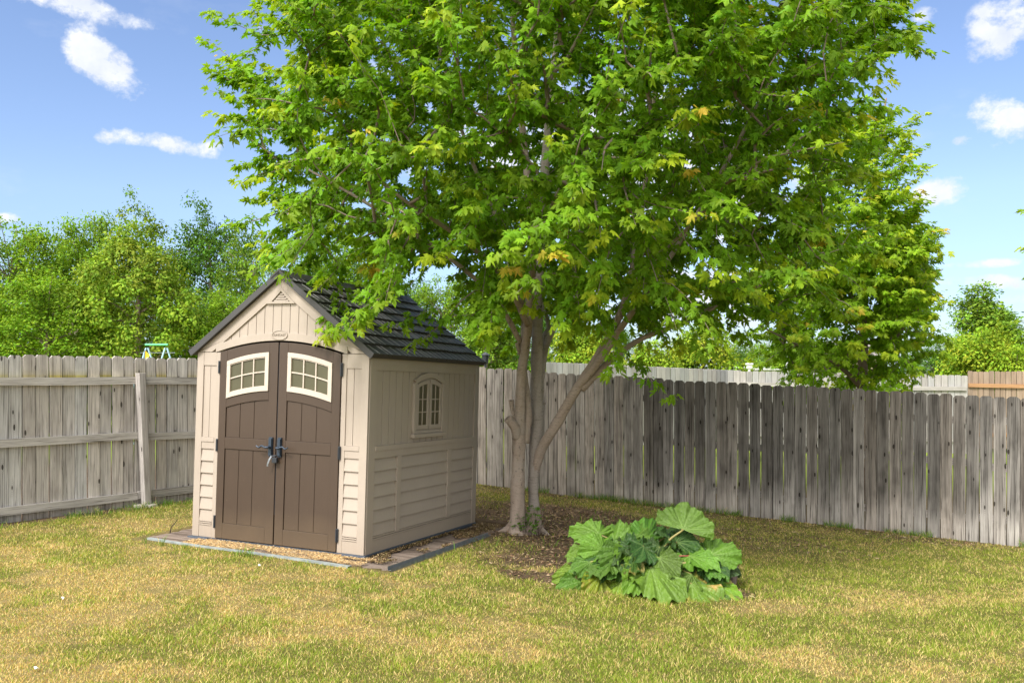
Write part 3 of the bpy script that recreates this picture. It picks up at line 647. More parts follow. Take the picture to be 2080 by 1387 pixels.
# doors
def door(s):
    """s=-1 left, +1 right; built outward from the middle"""
    f = lambda x: XC + s * x                                          # x = distance from centre line
    mb = MB(); g0 = .007; g1 = (DX1 - DX0) / 2 - .003; zb0 = .018
    def ar(x, off=0, k=.205): return 1.955 - .006 + off - k * x * x
    def pr(poly, d0, d1, mm=0):
        q_ = [(f(a), b_) for a, b_ in poly]; q_ = q_ if s > 0 else q_[::-1]; mb.prism(q_, d0, d1, m=mm)
    def st(x0, x1, lo, hi, d0, d1, n_=10, mm=0):
        xs_ = A(x0, x1, n_)
        pr([(a, lo(a)) for a in xs_] + [(a, hi(a)) for a in xs_[::-1]], d0, d1, mm)
    C = lambda v: (lambda x: v)
    stl = .088; a0, a1 = g0, g0 + stl + .012; b0, b1 = g1 - stl, g1
    st(g0 + .01, g1 - .01, C(zb0 + .01), lambda x: ar(x) - .01, .004, .028, 12, 0)        # core
    st(a0, a1, C(zb0), ar, -.012, .0035, 4); st(b0, b1, C(zb0), ar, -.012, .0035, 4)
    i0, i1 = a1 + .0004, b0 - .0004
    pr([(i0, zb0), (i1, zb0), (i1, .168), (i0, .168)], -.0115, .0035)
    pr([(i0, .90), (i1, .90), (i1, 1.012), (i0, 1.012)], -.0115, .0035)
    wb = lambda x: ar(x, -.465, .235); wtp = lambda x: ar(x, -.092, .255)
    st(i0, i1, lambda x: wb(x) - .088, lambda x: wb(x) - .003, -.0115, .0035, 12)
    st(i0, i1, lambda x: wtp(x) + .003, ar, -.0115, .0035, 12)
    # boards in the two lower panels
    n_ = 3; bw_ = (i1 - i0) / n_
    for k in range(n_):
        x0 = i0 + k * bw_ + .003; x1 = i0 + (k + 1) * bw_ - .003
        pr([(x0, .169), (x1, .169), (x1, .899), (x0, .899)], -.002, .0036)
        st(x0, x1, C(1.013), lambda x: wb(x) - .089, -.002, .0036, 5)
    d = mb.build('door', [M['brown']], shed, .003)
    # window frame
    mb = MB(); fr = .043
    def pr2(m_, poly, d0, d1):
        q_ = [(f(a), b_) for a, b_ in poly]; q_ = q_ if s > 0 else q_[::-1]; m_.prism(q_, d0, d1)
    def st2(m_, x0, x1, lo, hi, d0, d1, n_=10):
        xs_ = A(x0, x1, n_)
        pr2(m_, [(a, lo(a)) for a in xs_] + [(a, hi(a)) for a in xs_[::-1]], d0, d1)
    w0, w1 = i0 + .004, i1 - .004
    st2(mb, w0, w1, lambda x: wtp(x) - fr, wtp, -.022, .0037, 14); st2(mb, w0, w1, wb, lambda x: wb(x) + fr, -.022, .0037, 14)
    for a, b_ in ((w0, w0 + fr), (w1 - fr, w1)): st2(mb, a, b_, lambda x: wb(x) + fr + .0003, lambda x: wtp(x) - fr - .0003, -.0215, .0037, 3)
    p0, p1 = w0 + fr + .0003, w1 - fr - .0003; e_ = .009
    lo = lambda x: wb(x) + fr + .0004; hi = lambda x: wtp(x) - fr - .0004
    st2(mb, p0, p1, lambda x: hi(x) - e_, hi, -.016, .0037); st2(mb, p0, p1, lo, lambda x: lo(x) + e_, -.016, .0037)
    for k in (1, 2):
        xm = p0 + (p1 - p0) * k / 3; pr2(mb, [(xm - .0065, lo(xm) + e_), (xm + .0065, lo(xm) + e_), (xm + .0065, hi(xm) - e_), (xm - .0065, hi(xm) - e_)], -.0155, .0037)
    for k in range(3):
        xa = p0 + (p1 - p0) * k / 3 + (.0067 if k else 0); xb = p0 + (p1 - p0) * (k + 1) / 3 - (.0067 if k < 2 else 0)
        md = lambda x: (lo(x) + hi(x)) / 2
        st2(mb, xa, xb, lambda x: md(x) - .0065, lambda x: md(x) + .0065, -.0153, .0037, 4)
    mb.build('window_frame', [M['tanlight']], d, .002)
    mb = MB(); st2(mb, w0 + .02, w1 - .02, lambda x: wb(x) + .02, lambda x: wtp(x) - .02, -.004, .0034, 12); mb.build('window_pane', [M['glass']], d)
    for zc in (.33, .93, 1.70) if s < 0 else (.17, .93, 1.70):
        if s < 0: zc = {.33: .175}.get(zc, zc)
        mb = MB(); mb.box(*sorted((f(g1 - .004), f(g1 + .022))), -.016, -.0045, zc - .062, zc + .062); mb.box(*sorted((f(g1 + .0), f(g1 + .012))), -.024, -.0165, zc - .055, zc + .055)
        mb.build('hinge', [M['black']], d, .002)
    mb = MB(); hx = .052
    mb.box(*sorted((f(hx - .02), f(hx + .02))), -.030, -.0125, .855, 1.04)
    mb.box(*sorted((f(hx - .016), f(hx + .016))), -.042, -.0305, .868, 1.028)
    pts, rd = smoothpath([(f(hx), -.035, .945), (f(hx), -.072, .945), (f(hx + .03), -.078, .945), (f(hx + .07), -.074, .957), (f(hx + .10), -.074, .94), (f(hx + .135), -.076, .955)], [.014, .013, .010, .0085, .009, .006], 4)
    mb.tube(pts, rd, 8)
    mb.build('door_handle', [M['handle']], d, .002)
    return d
dl_ = door(-1); dr_ = door(1)
mb = MB(); mb.box(XC - .0068, XC + .0068, .0, .004, .30, 1.93); mb.build('door_gap_strip', [M['black']], shed)  # thin black strip set in the gap between the doors
mb = MB(); mb.tube(*smoothpath([(XC - .03, -.045, .87), (XC, -.06, .862), (XC + .04, -.05, .872)], [.006] * 3, 4), 6)
mb.box(XC - .008, XC + .048, -.062, -.036, .800, .852); mb.box(XC - .03, XC + .03, -.044, -.034, .858, .872); mb.build('padlock', [M['black']], shed, .004)
mb = MB(); pts = np.array([(XC - .012, -.058, .868), (XC - .03, -.07, .83), (XC - .045, -.072, .79), (XC - .05, -.068, .765)])
mb.add([*(pts - (.009, 0, 0)), *(pts + (.009, 0, 0))], [[i, i + 1, i + 5, i + 4] for i in range(3)]); ho = mb.build('hasp_strap', [M['steel']], shed)
so_ = ho.modifiers.new('s', 'SOLIDIFY'); so_.thickness = .003
# base
mb = MB(); mb.box(-.012, SW + .012, .0, SD + .01, -.022, .0115)
mb.box(-.03, .22, -.035, -.0005, -.022, .008); mb.box(SW - .22, SW + .03, -.035, -.0005, -.022, .008)
mb.build('base_plate', [M['basep']], shed, .004)
# roof
ev = .055; ez = rake(0) - ev * (RZ - SH) / XC + .035; rz = RZ + .035; yf, yb = -.035, SD + .05
sl_v = np.array((XC + ev, 0, rz - ez)); sl_len = np.linalg.norm(sl_v)
for s in (-1, 1):
    mb = MB()
    def rp(a, y, h):                                                 # a: distance from eave up the slope, h: height off plane
        t_ = a / sl_len; x = (-ev + (XC + ev) * t_); z_ = ez + (rz - ez) * t_
        nxv, nzv = -(rz - ez) / sl_len, (XC + ev) / sl_len; x += nxv * h; z_ += nzv * h
        return ((x if s < 0 else SW - x), y, z_)
    def slab(a0, a1, y0, y1, h00, h01, h10, h11, mm=0):              # h at (a0 bottom, a0 top, a1 bottom, a1 top)
        vs = [rp(a0, y0, h00), rp(a0, y1, h00), rp(a1, y1, h10), rp(a1, y0, h10), rp(a0, y0, h01), rp(a0, y1, h01), rp(a1, y1, h11), rp(a1, y0, h11)]
        fs = [[0, 1, 2, 3], [7, 6, 5, 4], [4, 5, 1, 0], [5, 6, 2, 1], [6, 7, 3, 2], [7, 4, 0, 3]]
        mb.add(vs, fs if s > 0 else [f_[::-1] for f_ in fs], mm)
    slab(0, sl_len, yf, yb, -.032, -.002, -.032, -.002)
    nc = 8; cw = sl_len / nc; rr = random.Random(3 + s)
    for k in range(nc):
        y = yf
        while y < yb - .01:
            w_ = rr.choice((.075, .10, .12, .15)); y2 = min(yb, y + w_)
            if yb - y2 < .05: y2 = yb
            dj = rr.uniform(0, .014)
            a0 = k * cw - .012 + dj if k else -.010 + dj * .3
            slab(a0, min(sl_len, (k + 1) * cw + .02), y + .0025, y2 - .0025, -.0018 + .004, .024, -.0015, .004)
            slab(a0 + .006, (k + 1) * cw - .010, y2 - .0034, y2 + .0034, .002, .0245, -.0012, .0085, 1)
            y = y2
    # rake trim
    slab(-.012, sl_len, yf - .014, yf - .0005, -.036, .026, -.036, .018)
    mb.build('roof_slope', [M['roof'], M['roofsheen']], shed, .0015, seg=1)
mb = MB()
for k in range(9):
    y0 = yf - .02 + k * (yb - yf + .03) / 9; y1 = y0 + (yb - yf + .03) / 9 + .02; h = .006
    c_ = XC; zt_ = rz + .022; dz_ = .10 * (rz - ez) / (XC + ev)
    mb.add([(c_ - .10, y0, zt_ - dz_ + h), (c_, y0, zt_ + h), (c_ + .10, y0, zt_ - dz_ + h), (c_ - .10, y1, zt_ - dz_), (c_, y1, zt_), (c_ + .10, y1, zt_ - dz_),
            (c_ - .10, y0, zt_ - dz_ - .014), (c_, y0, zt_ - .016), (c_ + .10, y0, zt_ - dz_ - .014)], [[0, 1, 4, 3], [1, 2, 5, 4], [0, 6, 7, 1], [1, 7, 8, 2]])
mb.build('ridge_cap', [M['roof']], shed)

# ------------------------------------------------------------------ fences
def fence(name, p0, p1, label, mats, viewer=1, height=1.8, bw=.140, gap=(.002, .010), seed=1, stain=None, rails=(.14, .85, 1.52), railside=1, postgap=2.42,
          postoff=.4, post_top=-.2, zfun=None, topvar=.008, dog=.02, group=None, tint=(1, 1, 1), moss=False, gapk=.5, postside=None, lean=0, step=0, cat='fence'):
    """p0,p1 ground xy; the boards' normal towards the viewer is n; railside 1 = rails on the viewer's side"""
    rr = random.Random(seed); p0 = np.array(p0, float); p1 = np.array(p1, float); L = np.linalg.norm(p1 - p0); d = (p1 - p0) / L
    n = np.array((d[1], -d[0])); 
    if n[1] > 0 : n = -n
    zf = zfun or (lambda x, y: float(gz(x, y)))
    root = empty(name, (0, 0, 0)); tag(root, label, cat, group)
    mb = MB(); s = 0; TH = .017; segs = 10
    def W3(s_, off, z_): q_ = p0 + d * s_ + n * off; return (q_[0], q_[1], z_)
    while s < L:
        w_ = bw * rr.uniform(.965, 1.03); g_ = rr.uniform(*gap) if rr.random() < gapk else rr.uniform(.001, .004); 
        c0 = p0 + d * (s + w_ / 2); zb_ = zf(*c0) - .02; zt_ = zb_ + .02 + height + rr.uniform(-topvar, topvar)
        tone = rr.uniform(.80, 1.16); hue = rr.uniform(-.03, .035); ox, oy = rr.random() * 40, rr.random() * 40
        off = rr.uniform(-.0065, .0065); tilt = rr.uniform(-.0035, .0035) * height; bowx = rr.uniform(-.004, .004)
        mossk = rr.random() ** .7; bs = (rr.random(), rr.random() * 50); cfr = rr.uniform(.35, .65)
        vs = []; uv = []; cs = []; hs = sorted(list(A(0, 1, segs + 1)) + ([.875, .886, .91, .93] if moss else []))
        zs = [zb_ + (zt_ - dog - zb_) * h for h in hs]
        for k, z_ in enumerate(zs):
            h = (z_ - zb_) / height; sh = tilt * (1 - h) + bowx * math.sin(3.1 * h)
            for ci_, (a, o_) in enumerate(((0, -.004), (.005, 0), (w_ * cfr, 0), (w_ - .005, 0), (w_, -.004), (w_, -TH), (0, -TH))):
                vs.append(W3(s + a + sh, off + o_, z_)); uv.append((a + o_ * 1.0 + ox, z_ + oy))
                f = tone * (stain(s + (a if ci_ == 2 else w_ / 2), h, ci_ == 2, bs) if stain else 1) * (.33 if ci_ in (0, 4, 5, 6) else 1);  # chamfers and sides painted dark, the shadow of the board gaps
                mo = (math.exp(-((h - .882) / .012) ** 2) + .4 * math.exp(-((h - .905) / .02) ** 2)) * mossk if moss else 0
                cs.append(((1 + hue) * f * tint[0] * (1 - .30 * mo), f * tint[1] * (1 - .38 * mo), (1 - hue) * f * tint[2] * (1 - .85 * mo)))
        nk = len(zs); fs = []
        for k in range(nk - 1):
            for e_ in range(7):
                fs.append([k * 7 + e_, k * 7 + (e_ + 1) % 7, (k + 1) * 7 + (e_ + 1) % 7, (k + 1) * 7 + e_])
        b = (nk - 1) * 7; q_ = len(vs); dg = dog * rr.uniform(.85, 1.3)
        for (a, o_) in ((dg, -.004), (dg + .003, 0), (w_ * cfr, 0), (w_ - dg - .003, 0), (w_ - dg, -.004), (w_ - dg, -TH), (dg, -TH)):
            vs.append(W3(s + a, off + o_, zt_)); uv.append((a + ox + o_, zt_ + oy)); cs.append(tuple(x_ * 1.1 for x_ in cs[b + 2]))
        for e_ in range(7): fs.append([b + e_, b + (e_ + 1) % 7, q_ + (e_ + 1) % 7, q_ + e_])
        fs.append([q_ + e_ for e_ in range(7)]); fs.append([6, 5, 4, 3, 2, 1, 0])
        mb.add(vs, fs, 0, cs, uv); s += w_ + g_
    mb.build('picket_panel', [mats[0]], root)
    ps = []; s = postoff
    while s < L: ps.append(s); s += postgap
    edges = [0] + ps + [L]; rw, rh = .036, .088
    for zi, rz_ in enumerate(rails):
        for a, b in zip(edges[:-1], edges[1:]):
            if b - a < .1: continue
            mb = MB(); rr2 = rr.uniform(-.02, .02); vs = []; uv = []; nseg = 8; ox, oy = rr.random() * 30, rr.random() * 30; sag = rr.uniform(.0, .02)
            o0, o1 = (.0072, .0072 + rw) if railside > 0 else (-TH - .0072 - rw, -TH - .0072)
            for k in range(nseg + 1):
                t_ = k / nseg; s_ = a + (b - a) * t_ + (.003 if k == 0 else (-.003 if k == nseg else 0)); c0 = p0 + d * s_; z_ = zf(*c0) + rz_ + rr2 - sag * 4 * t_ * (1 - t_)
                for (o_, h_) in ((o0, -rh / 2), (o1, -rh / 2), (o1, rh / 2), (o0, rh / 2)):
                    vs.append(W3(s_, o_, z_ + h_)); uv.append((h_ + o_ + ox, s_ + oy))
            fs = [[k * 4 + e_, k * 4 + (e_ + 1) % 4, (k + 1) * 4 + (e_ + 1) % 4, (k + 1) * 4 + e_] for k in range(nseg) for e_ in range(4)] + [[0, 1, 2, 3], [nseg * 4 + e_ for e_ in (3, 2, 1, 0)]]
            f = rr.uniform(.85, 1.15)
            mb.add(vs, fs, 0, (f * tint[0], f * tint[1], f * tint[2]), uv); mb.build('rail', [mats[1]], root)
    for s_ in ps:
        c0 = p0 + d * s_; z0 = zf(*c0); mb = MB(); pw = .042; sg = 1 if railside > 0 else -1
        o0, o1 = (.0445, .0445 + .09) if railside > 0 else (-TH - .0445 - .09, -TH - .0445)
        ln = rr.uniform(-.01, .01); vs = []; uv = []; ox = rr.random() * 20
        for z_, sh in ((z0 - .05, lean), (z0 + height + post_top, ln)):
            for (a, o_) in ((-pw, o0), (pw, o0), (pw, o1), (-pw, o1)): vs.append(W3(s_ + a + sh, o_, z_)); uv.append((a + o_ + ox, z_))
        mb.add(vs, [[0, 1, 5, 4], [1, 2, 6, 5], [2, 3, 7, 6], [3, 0, 4, 7], [4, 5, 6, 7]], 0, (.80 * tint[0], .78 * tint[1], .77 * tint[2]), uv)
        mb.build('post', [mats[2] if len(mats) > 2 else mats[1]], root, .004)
    return root
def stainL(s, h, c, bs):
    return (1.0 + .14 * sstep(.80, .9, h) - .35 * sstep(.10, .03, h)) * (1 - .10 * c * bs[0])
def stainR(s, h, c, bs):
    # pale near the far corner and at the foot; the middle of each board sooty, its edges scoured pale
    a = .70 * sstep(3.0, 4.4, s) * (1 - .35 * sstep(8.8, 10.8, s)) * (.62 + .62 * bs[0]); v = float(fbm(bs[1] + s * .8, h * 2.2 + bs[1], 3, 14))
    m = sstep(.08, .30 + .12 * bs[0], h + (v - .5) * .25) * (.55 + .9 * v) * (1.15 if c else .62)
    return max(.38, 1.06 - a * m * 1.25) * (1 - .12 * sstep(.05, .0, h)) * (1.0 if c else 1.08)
L0 = FL0 - FLd * 3.2; cor = FL0 + FLd * 5.98
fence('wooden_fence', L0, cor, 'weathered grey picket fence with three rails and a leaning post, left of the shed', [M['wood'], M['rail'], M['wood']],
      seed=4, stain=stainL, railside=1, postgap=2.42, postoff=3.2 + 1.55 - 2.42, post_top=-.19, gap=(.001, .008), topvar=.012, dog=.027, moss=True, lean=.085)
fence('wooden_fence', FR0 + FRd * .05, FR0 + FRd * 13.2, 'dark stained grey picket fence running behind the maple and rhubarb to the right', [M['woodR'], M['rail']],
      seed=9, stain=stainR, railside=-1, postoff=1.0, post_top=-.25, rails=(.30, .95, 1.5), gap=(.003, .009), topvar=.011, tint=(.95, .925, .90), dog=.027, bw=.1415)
zc = lambda c0: (lambda x, y: c0)
def zlin(xa, za, xb, zb): return lambda x, y: za + (zb - za) * (x - xa) / (xb - xa)
pA, pB = P(1110, 735, 18.5), P(1500, 752, 21.5)
fence('wooden_fence', pA[:2], pB[:2], 'pale grey neighbouring fence showing just above the dark one, right of the maple trunks', [M['woodfar'], M['rail']], seed=12,
      railside=-1, rails=(.3, 1.5), height=1.75, zfun=zlin(pA[0], pA[2] - 1.75, pB[0], pB[2] - 1.75), topvar=.004, postgap=2.4, tint=(1.02, 1.03, 1.04))
pA, pB = P(1478, 753, 20.5), P(1962, 762, 20.0)
fence('wooden_fence', pA[:2], pB[:2], 'grey neighbouring fence behind the small maple, its top rail and post facing the viewer', [M['woodfar'], M['rail'], M['woodfar']], seed=13,
      railside=1, rails=(.3, 1.44), height=1.75, zfun=zlin(pA[0], pA[2] - 1.75, pB[0], pB[2] - 1.75), topvar=.01, postgap=3.6, postoff=1.8, post_top=.02)
pA, pB = P(1966, 754, 20.3), P(2420, 756, 20.3)
fence('wooden_fence', pA[:2], pB[:2], 'brown newer fence with an orange rail at the far right edge', [M['woodnew'], M['cedar'], M['woodnew']], seed=14,
      railside=1, rails=(.3, 1.42), height=1.75, zfun=zlin(pA[0], pA[2] - 1.75, pB[0], pB[2] - 1.75), topvar=.01, bw=.12, postgap=6, postoff=3.5, post_top=-.05)
# footing of the leaning post
q = FL0 + FLd * 1.64 + np.array((FLd[1], -FLd[0])) * .1; mb = MB()
r_ = random.Random(2); pts = []
for k in range(9):
    a = k / 9 * 6.283; pts.append((.15 * math.cos(a) * r_.uniform(.8, 1.1), .10 * math.sin(a) * r_.uniform(.8, 1.1)))
mb.prism(pts, -.05, .035, lambda a, b, d: (a, b, d)); ft = mb.build('concrete_footing', [M['concrete']], None, .012); ft.location = (q[0] - .02, q[1] - .03, float(gz(*q)))
tag(ft, 'lumpy pale concrete footing at the base of the leaning fence post', 'footing')

# ------------------------------------------------------------------ maple trees
LH = np.array([(.2, -.03), (.42, .10), (.22, .24), (.36, .38), (.55, .70), (.29, .56), (.11, .44), (.19, .66), (.11, .80)])
LO = np.vstack([[(0, 0)], LH, [(0, 1.05)], LH[::-1] * (-1, 1)]); LV = np.vstack([[(0, .25)], LO]); NL = len(LO)
LT = np.array([(0, 1 + i, 1 + (i + 1) % NL) for i in range(NL)])
def leafcloud(pos, dirv, nor, size, col, shape=None):
    """pos,dirv,nor (n,3); returns V,T,C"""
    lv, lt = shape if shape is not None else (LV, LT)
    n = len(pos); d = dirv / np.linalg.norm(dirv, axis=1)[:, None]; nr = nor - d * (nor * d).sum(1)[:, None]; nr /= np.linalg.norm(nr, axis=1)[:, None] + 1e-9
    sdv = np.cross(d, nr); r = np.random.default_rng(3); fold = r.uniform(-.1, .5, n); dr = r.uniform(.1, .6, n)
    x = lv[:, 0][None]; y = lv[:, 1][None]; zz = fold[:, None] * np.abs(x) * -1 - dr[:, None] * y * y * .55 + .08 * np.sin(9 * x + y * 7)
    V = pos[:, None] + size[:, None, None] * (x[..., None] * sdv[:, None] * r.uniform(.85, 1.15, n)[:, None, None] + y[..., None] * d[:, None] + zz[..., None] * nr[:, None])
    T = lt[None] + (np.arange(n) * len(lv))[:, None, None]
    C = np.repeat(col[:, None], len(lv), 1); return V.reshape(-1, 3), T.reshape(-1, 3), C.reshape(-1, 3)
def grow(stems, tips, seed, rtwig=.0035, pexp=.46, updir=.5, step=.16):
    """stems: list of (pts, rad). Connect each tip to the nearest node; returns tube meshes and twig paths"""
    r = np.random.default_rng(seed); pos = []; par = []; stem = []
    for pts, rad in stems:
        for k in range(len(pts)): pos.append(pts[k]); par.append(-1); stem.append(True)
    cap = len(pos) + len(tips) * 16; PP = np.zeros((cap, 3)); PP[:len(pos)] = pos; n = len(pos); par = list(par); base = np.array(pos)
    dmin = np.array([np.min(((base - t_) ** 2).sum(1)) for t_ in tips]); order = np.argsort(dmin); paths = []
    for ti in order:
        t_ = tips[ti]; dv = t_ - PP[:n]; ds = np.linalg.norm(dv, axis=1)
        cost = ds * (1 + .55 * (1 - (dv[:, 2] / (ds + 1e-6))) * .5) ; k = int(np.argmin(cost)); a = PP[k].copy(); L = ds[k]
        m_ = max(2, min(14, int(L / step))); tt = np.linspace(0, 1, m_ + 1)[1:]
        lift = np.array((0, 0, 1.)) * L * .14; jit = r.normal(0, .035 * min(L, 1), 3)
        prev = k; path = [k]
        for t1 in tt:
            p_ = a + (t_ - a) * t1 + (lift * math.sin(math.pi * t1) * (1 if L > .5 else .4) + jit * math.sin(math.pi * t1) * 2); PP[n] = p_; par.append(prev); prev = n; path.append(n); n += 1
        paths.append((path, ti))
    PP = PP[:n]; cnt = np.zeros(n)
    for path, ti in paths: cnt[path[-1]] += 1
    for k in range(n - 1, -1, -1):
        if par[k] >= 0: cnt[par[k]] += cnt[k]
    rad = rtwig * np.maximum(cnt, 1) ** pexp
    return PP, rad, paths
def maple(name, stems, tips, outw, label, cat, nleaf, lsize, seed, mats, trunkobjs, centre, sprig=.46, ylw=.38, group=None, base=None, leafc=(.135, .295, .013)):
    root = empty(name, base)
    inv = np.array(base)
    mb = MB()
    for pts, rad, m_ in trunkobjs: mb.tube(np.array(pts) - inv, rad, 20, m_, rough=.20)
    mb.build('trunk', mats, root, smooth=True)
    PP, rad, paths = grow([s_[:2] for s_ in stems], tips, seed)
    Vs = []; Fs = []; o_ = 0; r = np.random.default_rng(seed + 1)
    LP = []; LD = []; LN = []; LS = []; LC = []
    for path, ti in paths:
        p_ = PP[path]; q_ = rad[path].copy(); q_[0] = min(q_[0], q_[1] * 1.15) if len(q_) > 1 else q_[0]; q_ = np.minimum(q_, .05)
        tip = tips[ti]; ow = outw[ti]
        # the leafy shoot at the end
        sd_ = p_[-1] - p_[-2]; sd_ /= np.linalg.norm(sd_) + 1e-6; g_ = sd_ * .5 + ow * .7 + np.array((0, 0, .25)); g_ /= np.linalg.norm(g_)
        L = sprig * r.uniform(.6, 1.25); k = 5; tt = np.linspace(0, 1, k)[1:, None]
        sh = tip + g_ * L * tt + np.array((0, 0, -.35)) * L * tt ** 2 * r.uniform(-.3, 1.1)
        p_ = np.vstack([p_, sh]); q_ = np.concatenate([q_, np.linspace(q_[-1], .0015, k)[1:]])
        v_, f_ = tube_np(p_ - inv, q_, 5); Vs.append(v_); Fs.append(f_ + o_); o_ += len(v_)
        nl = max(6, int(nleaf * r.uniform(.6, 1.4))); full = p_[max(0, len(p_) - 8):]
        cum = np.concatenate([[0], np.cumsum(np.linalg.norm(np.diff(full, axis=0), axis=1))]); tot = cum[-1]
        tl = 1 - r.random(nl) ** 1.15 * min(1, 1.0 / max(tot, .3)); ss = tl * tot
        pp = np.stack([np.interp(ss, cum, full[:, j]) for j in range(3)], 1)
        ph = r.random(nl) * 6.283; side = np.stack([np.cos(ph), np.sin(ph), r.uniform(-.25, .55, nl)], 1)
        pet = side * r.uniform(.03, .11, nl)[:, None] * (lsize / .1); pp2 = pp + pet
        dd = side * .8 + ow * .55 + np.array((0, 0, -1.)) * r.uniform(.15, 1.05, nl)[:, None]
        nr = np.array((0, 0, 1.)) + ow * .55 + r.normal(0, .38, (nl, 3))
        young = (tl > .93) & (r.random() < .55)
        sz = lsize * r.uniform(.42, 1.35, nl) * np.where(young, .9, 1)
        tone = r.uniform(.7, 1.3, (nl, 1)); br = np.clip(.5 + .5 * ow[2] + .2, 0, 1)
        c0 = np.array(leafc) * tone * (.9 + .3 * r.random()); c0[:, 0] += r.uniform(0, .035, nl)
        isy = r.random() < ylw
        yg = np.array((.50, .56, .03)); og = np.array((.62, .34, .06))
        f = (np.clip((tl - .72) / .28, 0, 1) * (.85 if isy else .25) * r.uniform(.5, 1, nl))[:, None]
        c1 = c0 * (1 - f) + yg * f
        if isy and r.random() < .16:
            w_ = (np.clip((tl - .93) / .07, 0, 1) * .7)[:, None]; c1 = c1 * (1 - w_) + og * w_
        LP.append(pp2); LD.append(dd); LN.append(nr); LS.append(sz); LC.append(c1)
    npmesh('branches', np.vstack(Vs), np.vstack(Fs), [M['twig']], parent=root, smooth=True)
    LP = np.vstack(LP) - inv; V, T, C = leafcloud(LP, np.vstack(LD), np.vstack(LN), np.concatenate(LS), np.vstack(LC))
    npmesh('foliage', V, T, [M['leaf']], np.clip(C, .004, 1), parent=root)
    tag(root, label, cat, group); return root
def crowntips(n, c, rad, seed, zmin, shell=.5, lump=.18, accept=None):
    r = np.random.default_rng(seed); out = []; ow = []
    while len(out) < n:
        d = r.normal(size=3); d /= np.linalg.norm(d); ph = math.atan2(d[1], d[0])
        lp = 1 + lump * (2 * float(fbm(ph * 2.2 + 9, d[2] * 3.5 + 4, 3, seed)) - 1)
        rr_ = (shell + (1 - shell) * r.random() ** .55) * lp; p_ = np.array(c) + d * np.array(rad) * rr_
        if p_[2] < zmin + .25 * float(fbm(p_[0] * 1.5, p_[1] * 1.5, 2, 8)): continue
        if accept and not accept(p_): continue
        out.append(p_); ow.append(d * (.35 + .65 * rr_))
    return np.array(out), np.array(ow)
def sp(pts, rad, n=10): return smoothpath(np.array(pts), rad, n)
BZ = 9.85
g0 = G(1058, 1078)
A1 = sp([P(1053, 1096, 9.75), P(1051, 1066, 9.78), P(1053, 960, 9.8), P(1054, 900, 9.82), P(1056, 840, 9.85), P(1060, 760, 9.85), P(1069, 690, 9.85), P(1076, 610, 9.8), P(1082, 480, 9.7), P(1060, 250, 9.6), P(1040, 20, 9.5), P(1035, -180, 9.4)],
        [.135, .088, .071, .069, .057, .052, .048, .048, .042, .034, .024, .012])
A2 = sp([P(1066, 900, 9.86), P(1072, 830, 9.9), P(1063, 740, 9.95), P(1062, 640, 10.0), P(1040, 520, 9.9), P(960, 330, 9.7), P(900, 130, 9.6), P(860, -60, 9.5)], [.05, .045, .034, .03, .026, .021, .016, .01])
B1 = sp([P(1086, 1070, 10.0), P(1084, 1000, 10.0), P(1085, 950, 10.0), P(1089, 900, 10.02), P(1091, 850, 10.05), P(1091, 800, 10.1), P(1091, 700, 10.1), P(1093, 600, 10.1), P(1110, 300, 10.1), P(1130, 80, 10.1), P(1145, -160, 10.1)],
        [.07, .056, .06, .078, .075, .072, .066, .058, .048, .034, .016])
C1 = sp([P(1085, 960, 10.0), P(1099, 915, 9.92), P(1125, 870, 9.8), P(1165, 800, 9.7), P(1200, 745, 9.65), P(1240, 680, 9.6), P(1270, 610, 9.6), P(1285, 540, 9.6), P(1310, 380, 9.5), P(1330, 180, 9.5), P(1345, -50, 9.4)],
        [.045, .057, .055, .051, .045, .041, .038, .034, .027, .02, .01])
C2 = sp([P(1175, 785, 9.68), P(1222, 725, 9.55), P(1262, 665, 9.5), P(1330, 570, 9.4), P(1420, 430, 9.3), P(1520, 250, 9.2), P(1600, 90, 9.1)], [.045, .040, .036, .03, .024, .018, .010])
C3 = sp([P(1180, 790, 9.68), P(1240, 732, 9.75), P(1300, 690, 9.9), P(1385, 655, 10.0), P(1500, 600, 10.0), P(1620, 540, 9.9), P(1740, 480, 9.8)], [.045, .036, .03, .027, .022, .016, .009])
D1 = sp([P(1095, 800, 10.1), P(1108, 710, 10.2), P(1135, 650, 10.3), P(1200, 560, 10.7), P(1300, 420, 11.2), P(1420, 260, 11.6)], [.05, .036, .033, .028, .02, .012])
D2 = sp([P(1092, 780, 10.15), P(1104, 690, 10.3), P(1112, 650, 10.4), P(1060, 520, 11), P(960, 350, 11.6), P(880, 200, 11.9)], [.04, .03, .028, .024, .018, .01])
E1 = sp([P(1072, 660, 9.8), P(1020, 560, 9.3), P(930, 480, 8.7), P(840, 420, 8.2), P(760, 360, 7.9)], [.035, .028, .022, .016, .01])
E2 = sp([P(1078, 600, 9.8), P(1090, 500, 9.2), P(1130, 400, 8.4), P(1180, 330, 7.6), P(1200, 280, 7.2)], [.035, .028, .022, .016, .01])
E3 = sp([P(1060, 700, 9.9), P(1000, 600, 9.6), P(880, 500, 9.3), P(740, 410, 9.1), P(600, 330, 9.0)], [.03, .026, .02, .016, .009])
E4 = sp([P(1262, 640, 9.6), P(1300, 560, 9.0), P(1380, 480, 8.3), P(1450, 410, 7.8)], [.028, .022, .016, .009])
allst = [A1, A2, B1, C1, C2, C3, D1, D2, E1, E2, E3, E4]
stub1 = sp([P(1050, 890, 9.8), P(1046, 868, 9.76), P(1031, 850, 9.7)], [.05, .052, .042], 4); stub2 = sp([P(1052, 860, 9.85), P(1042, 835, 9.9), P(1038, 812, 9.9)], [.03, .026, .028], 4)
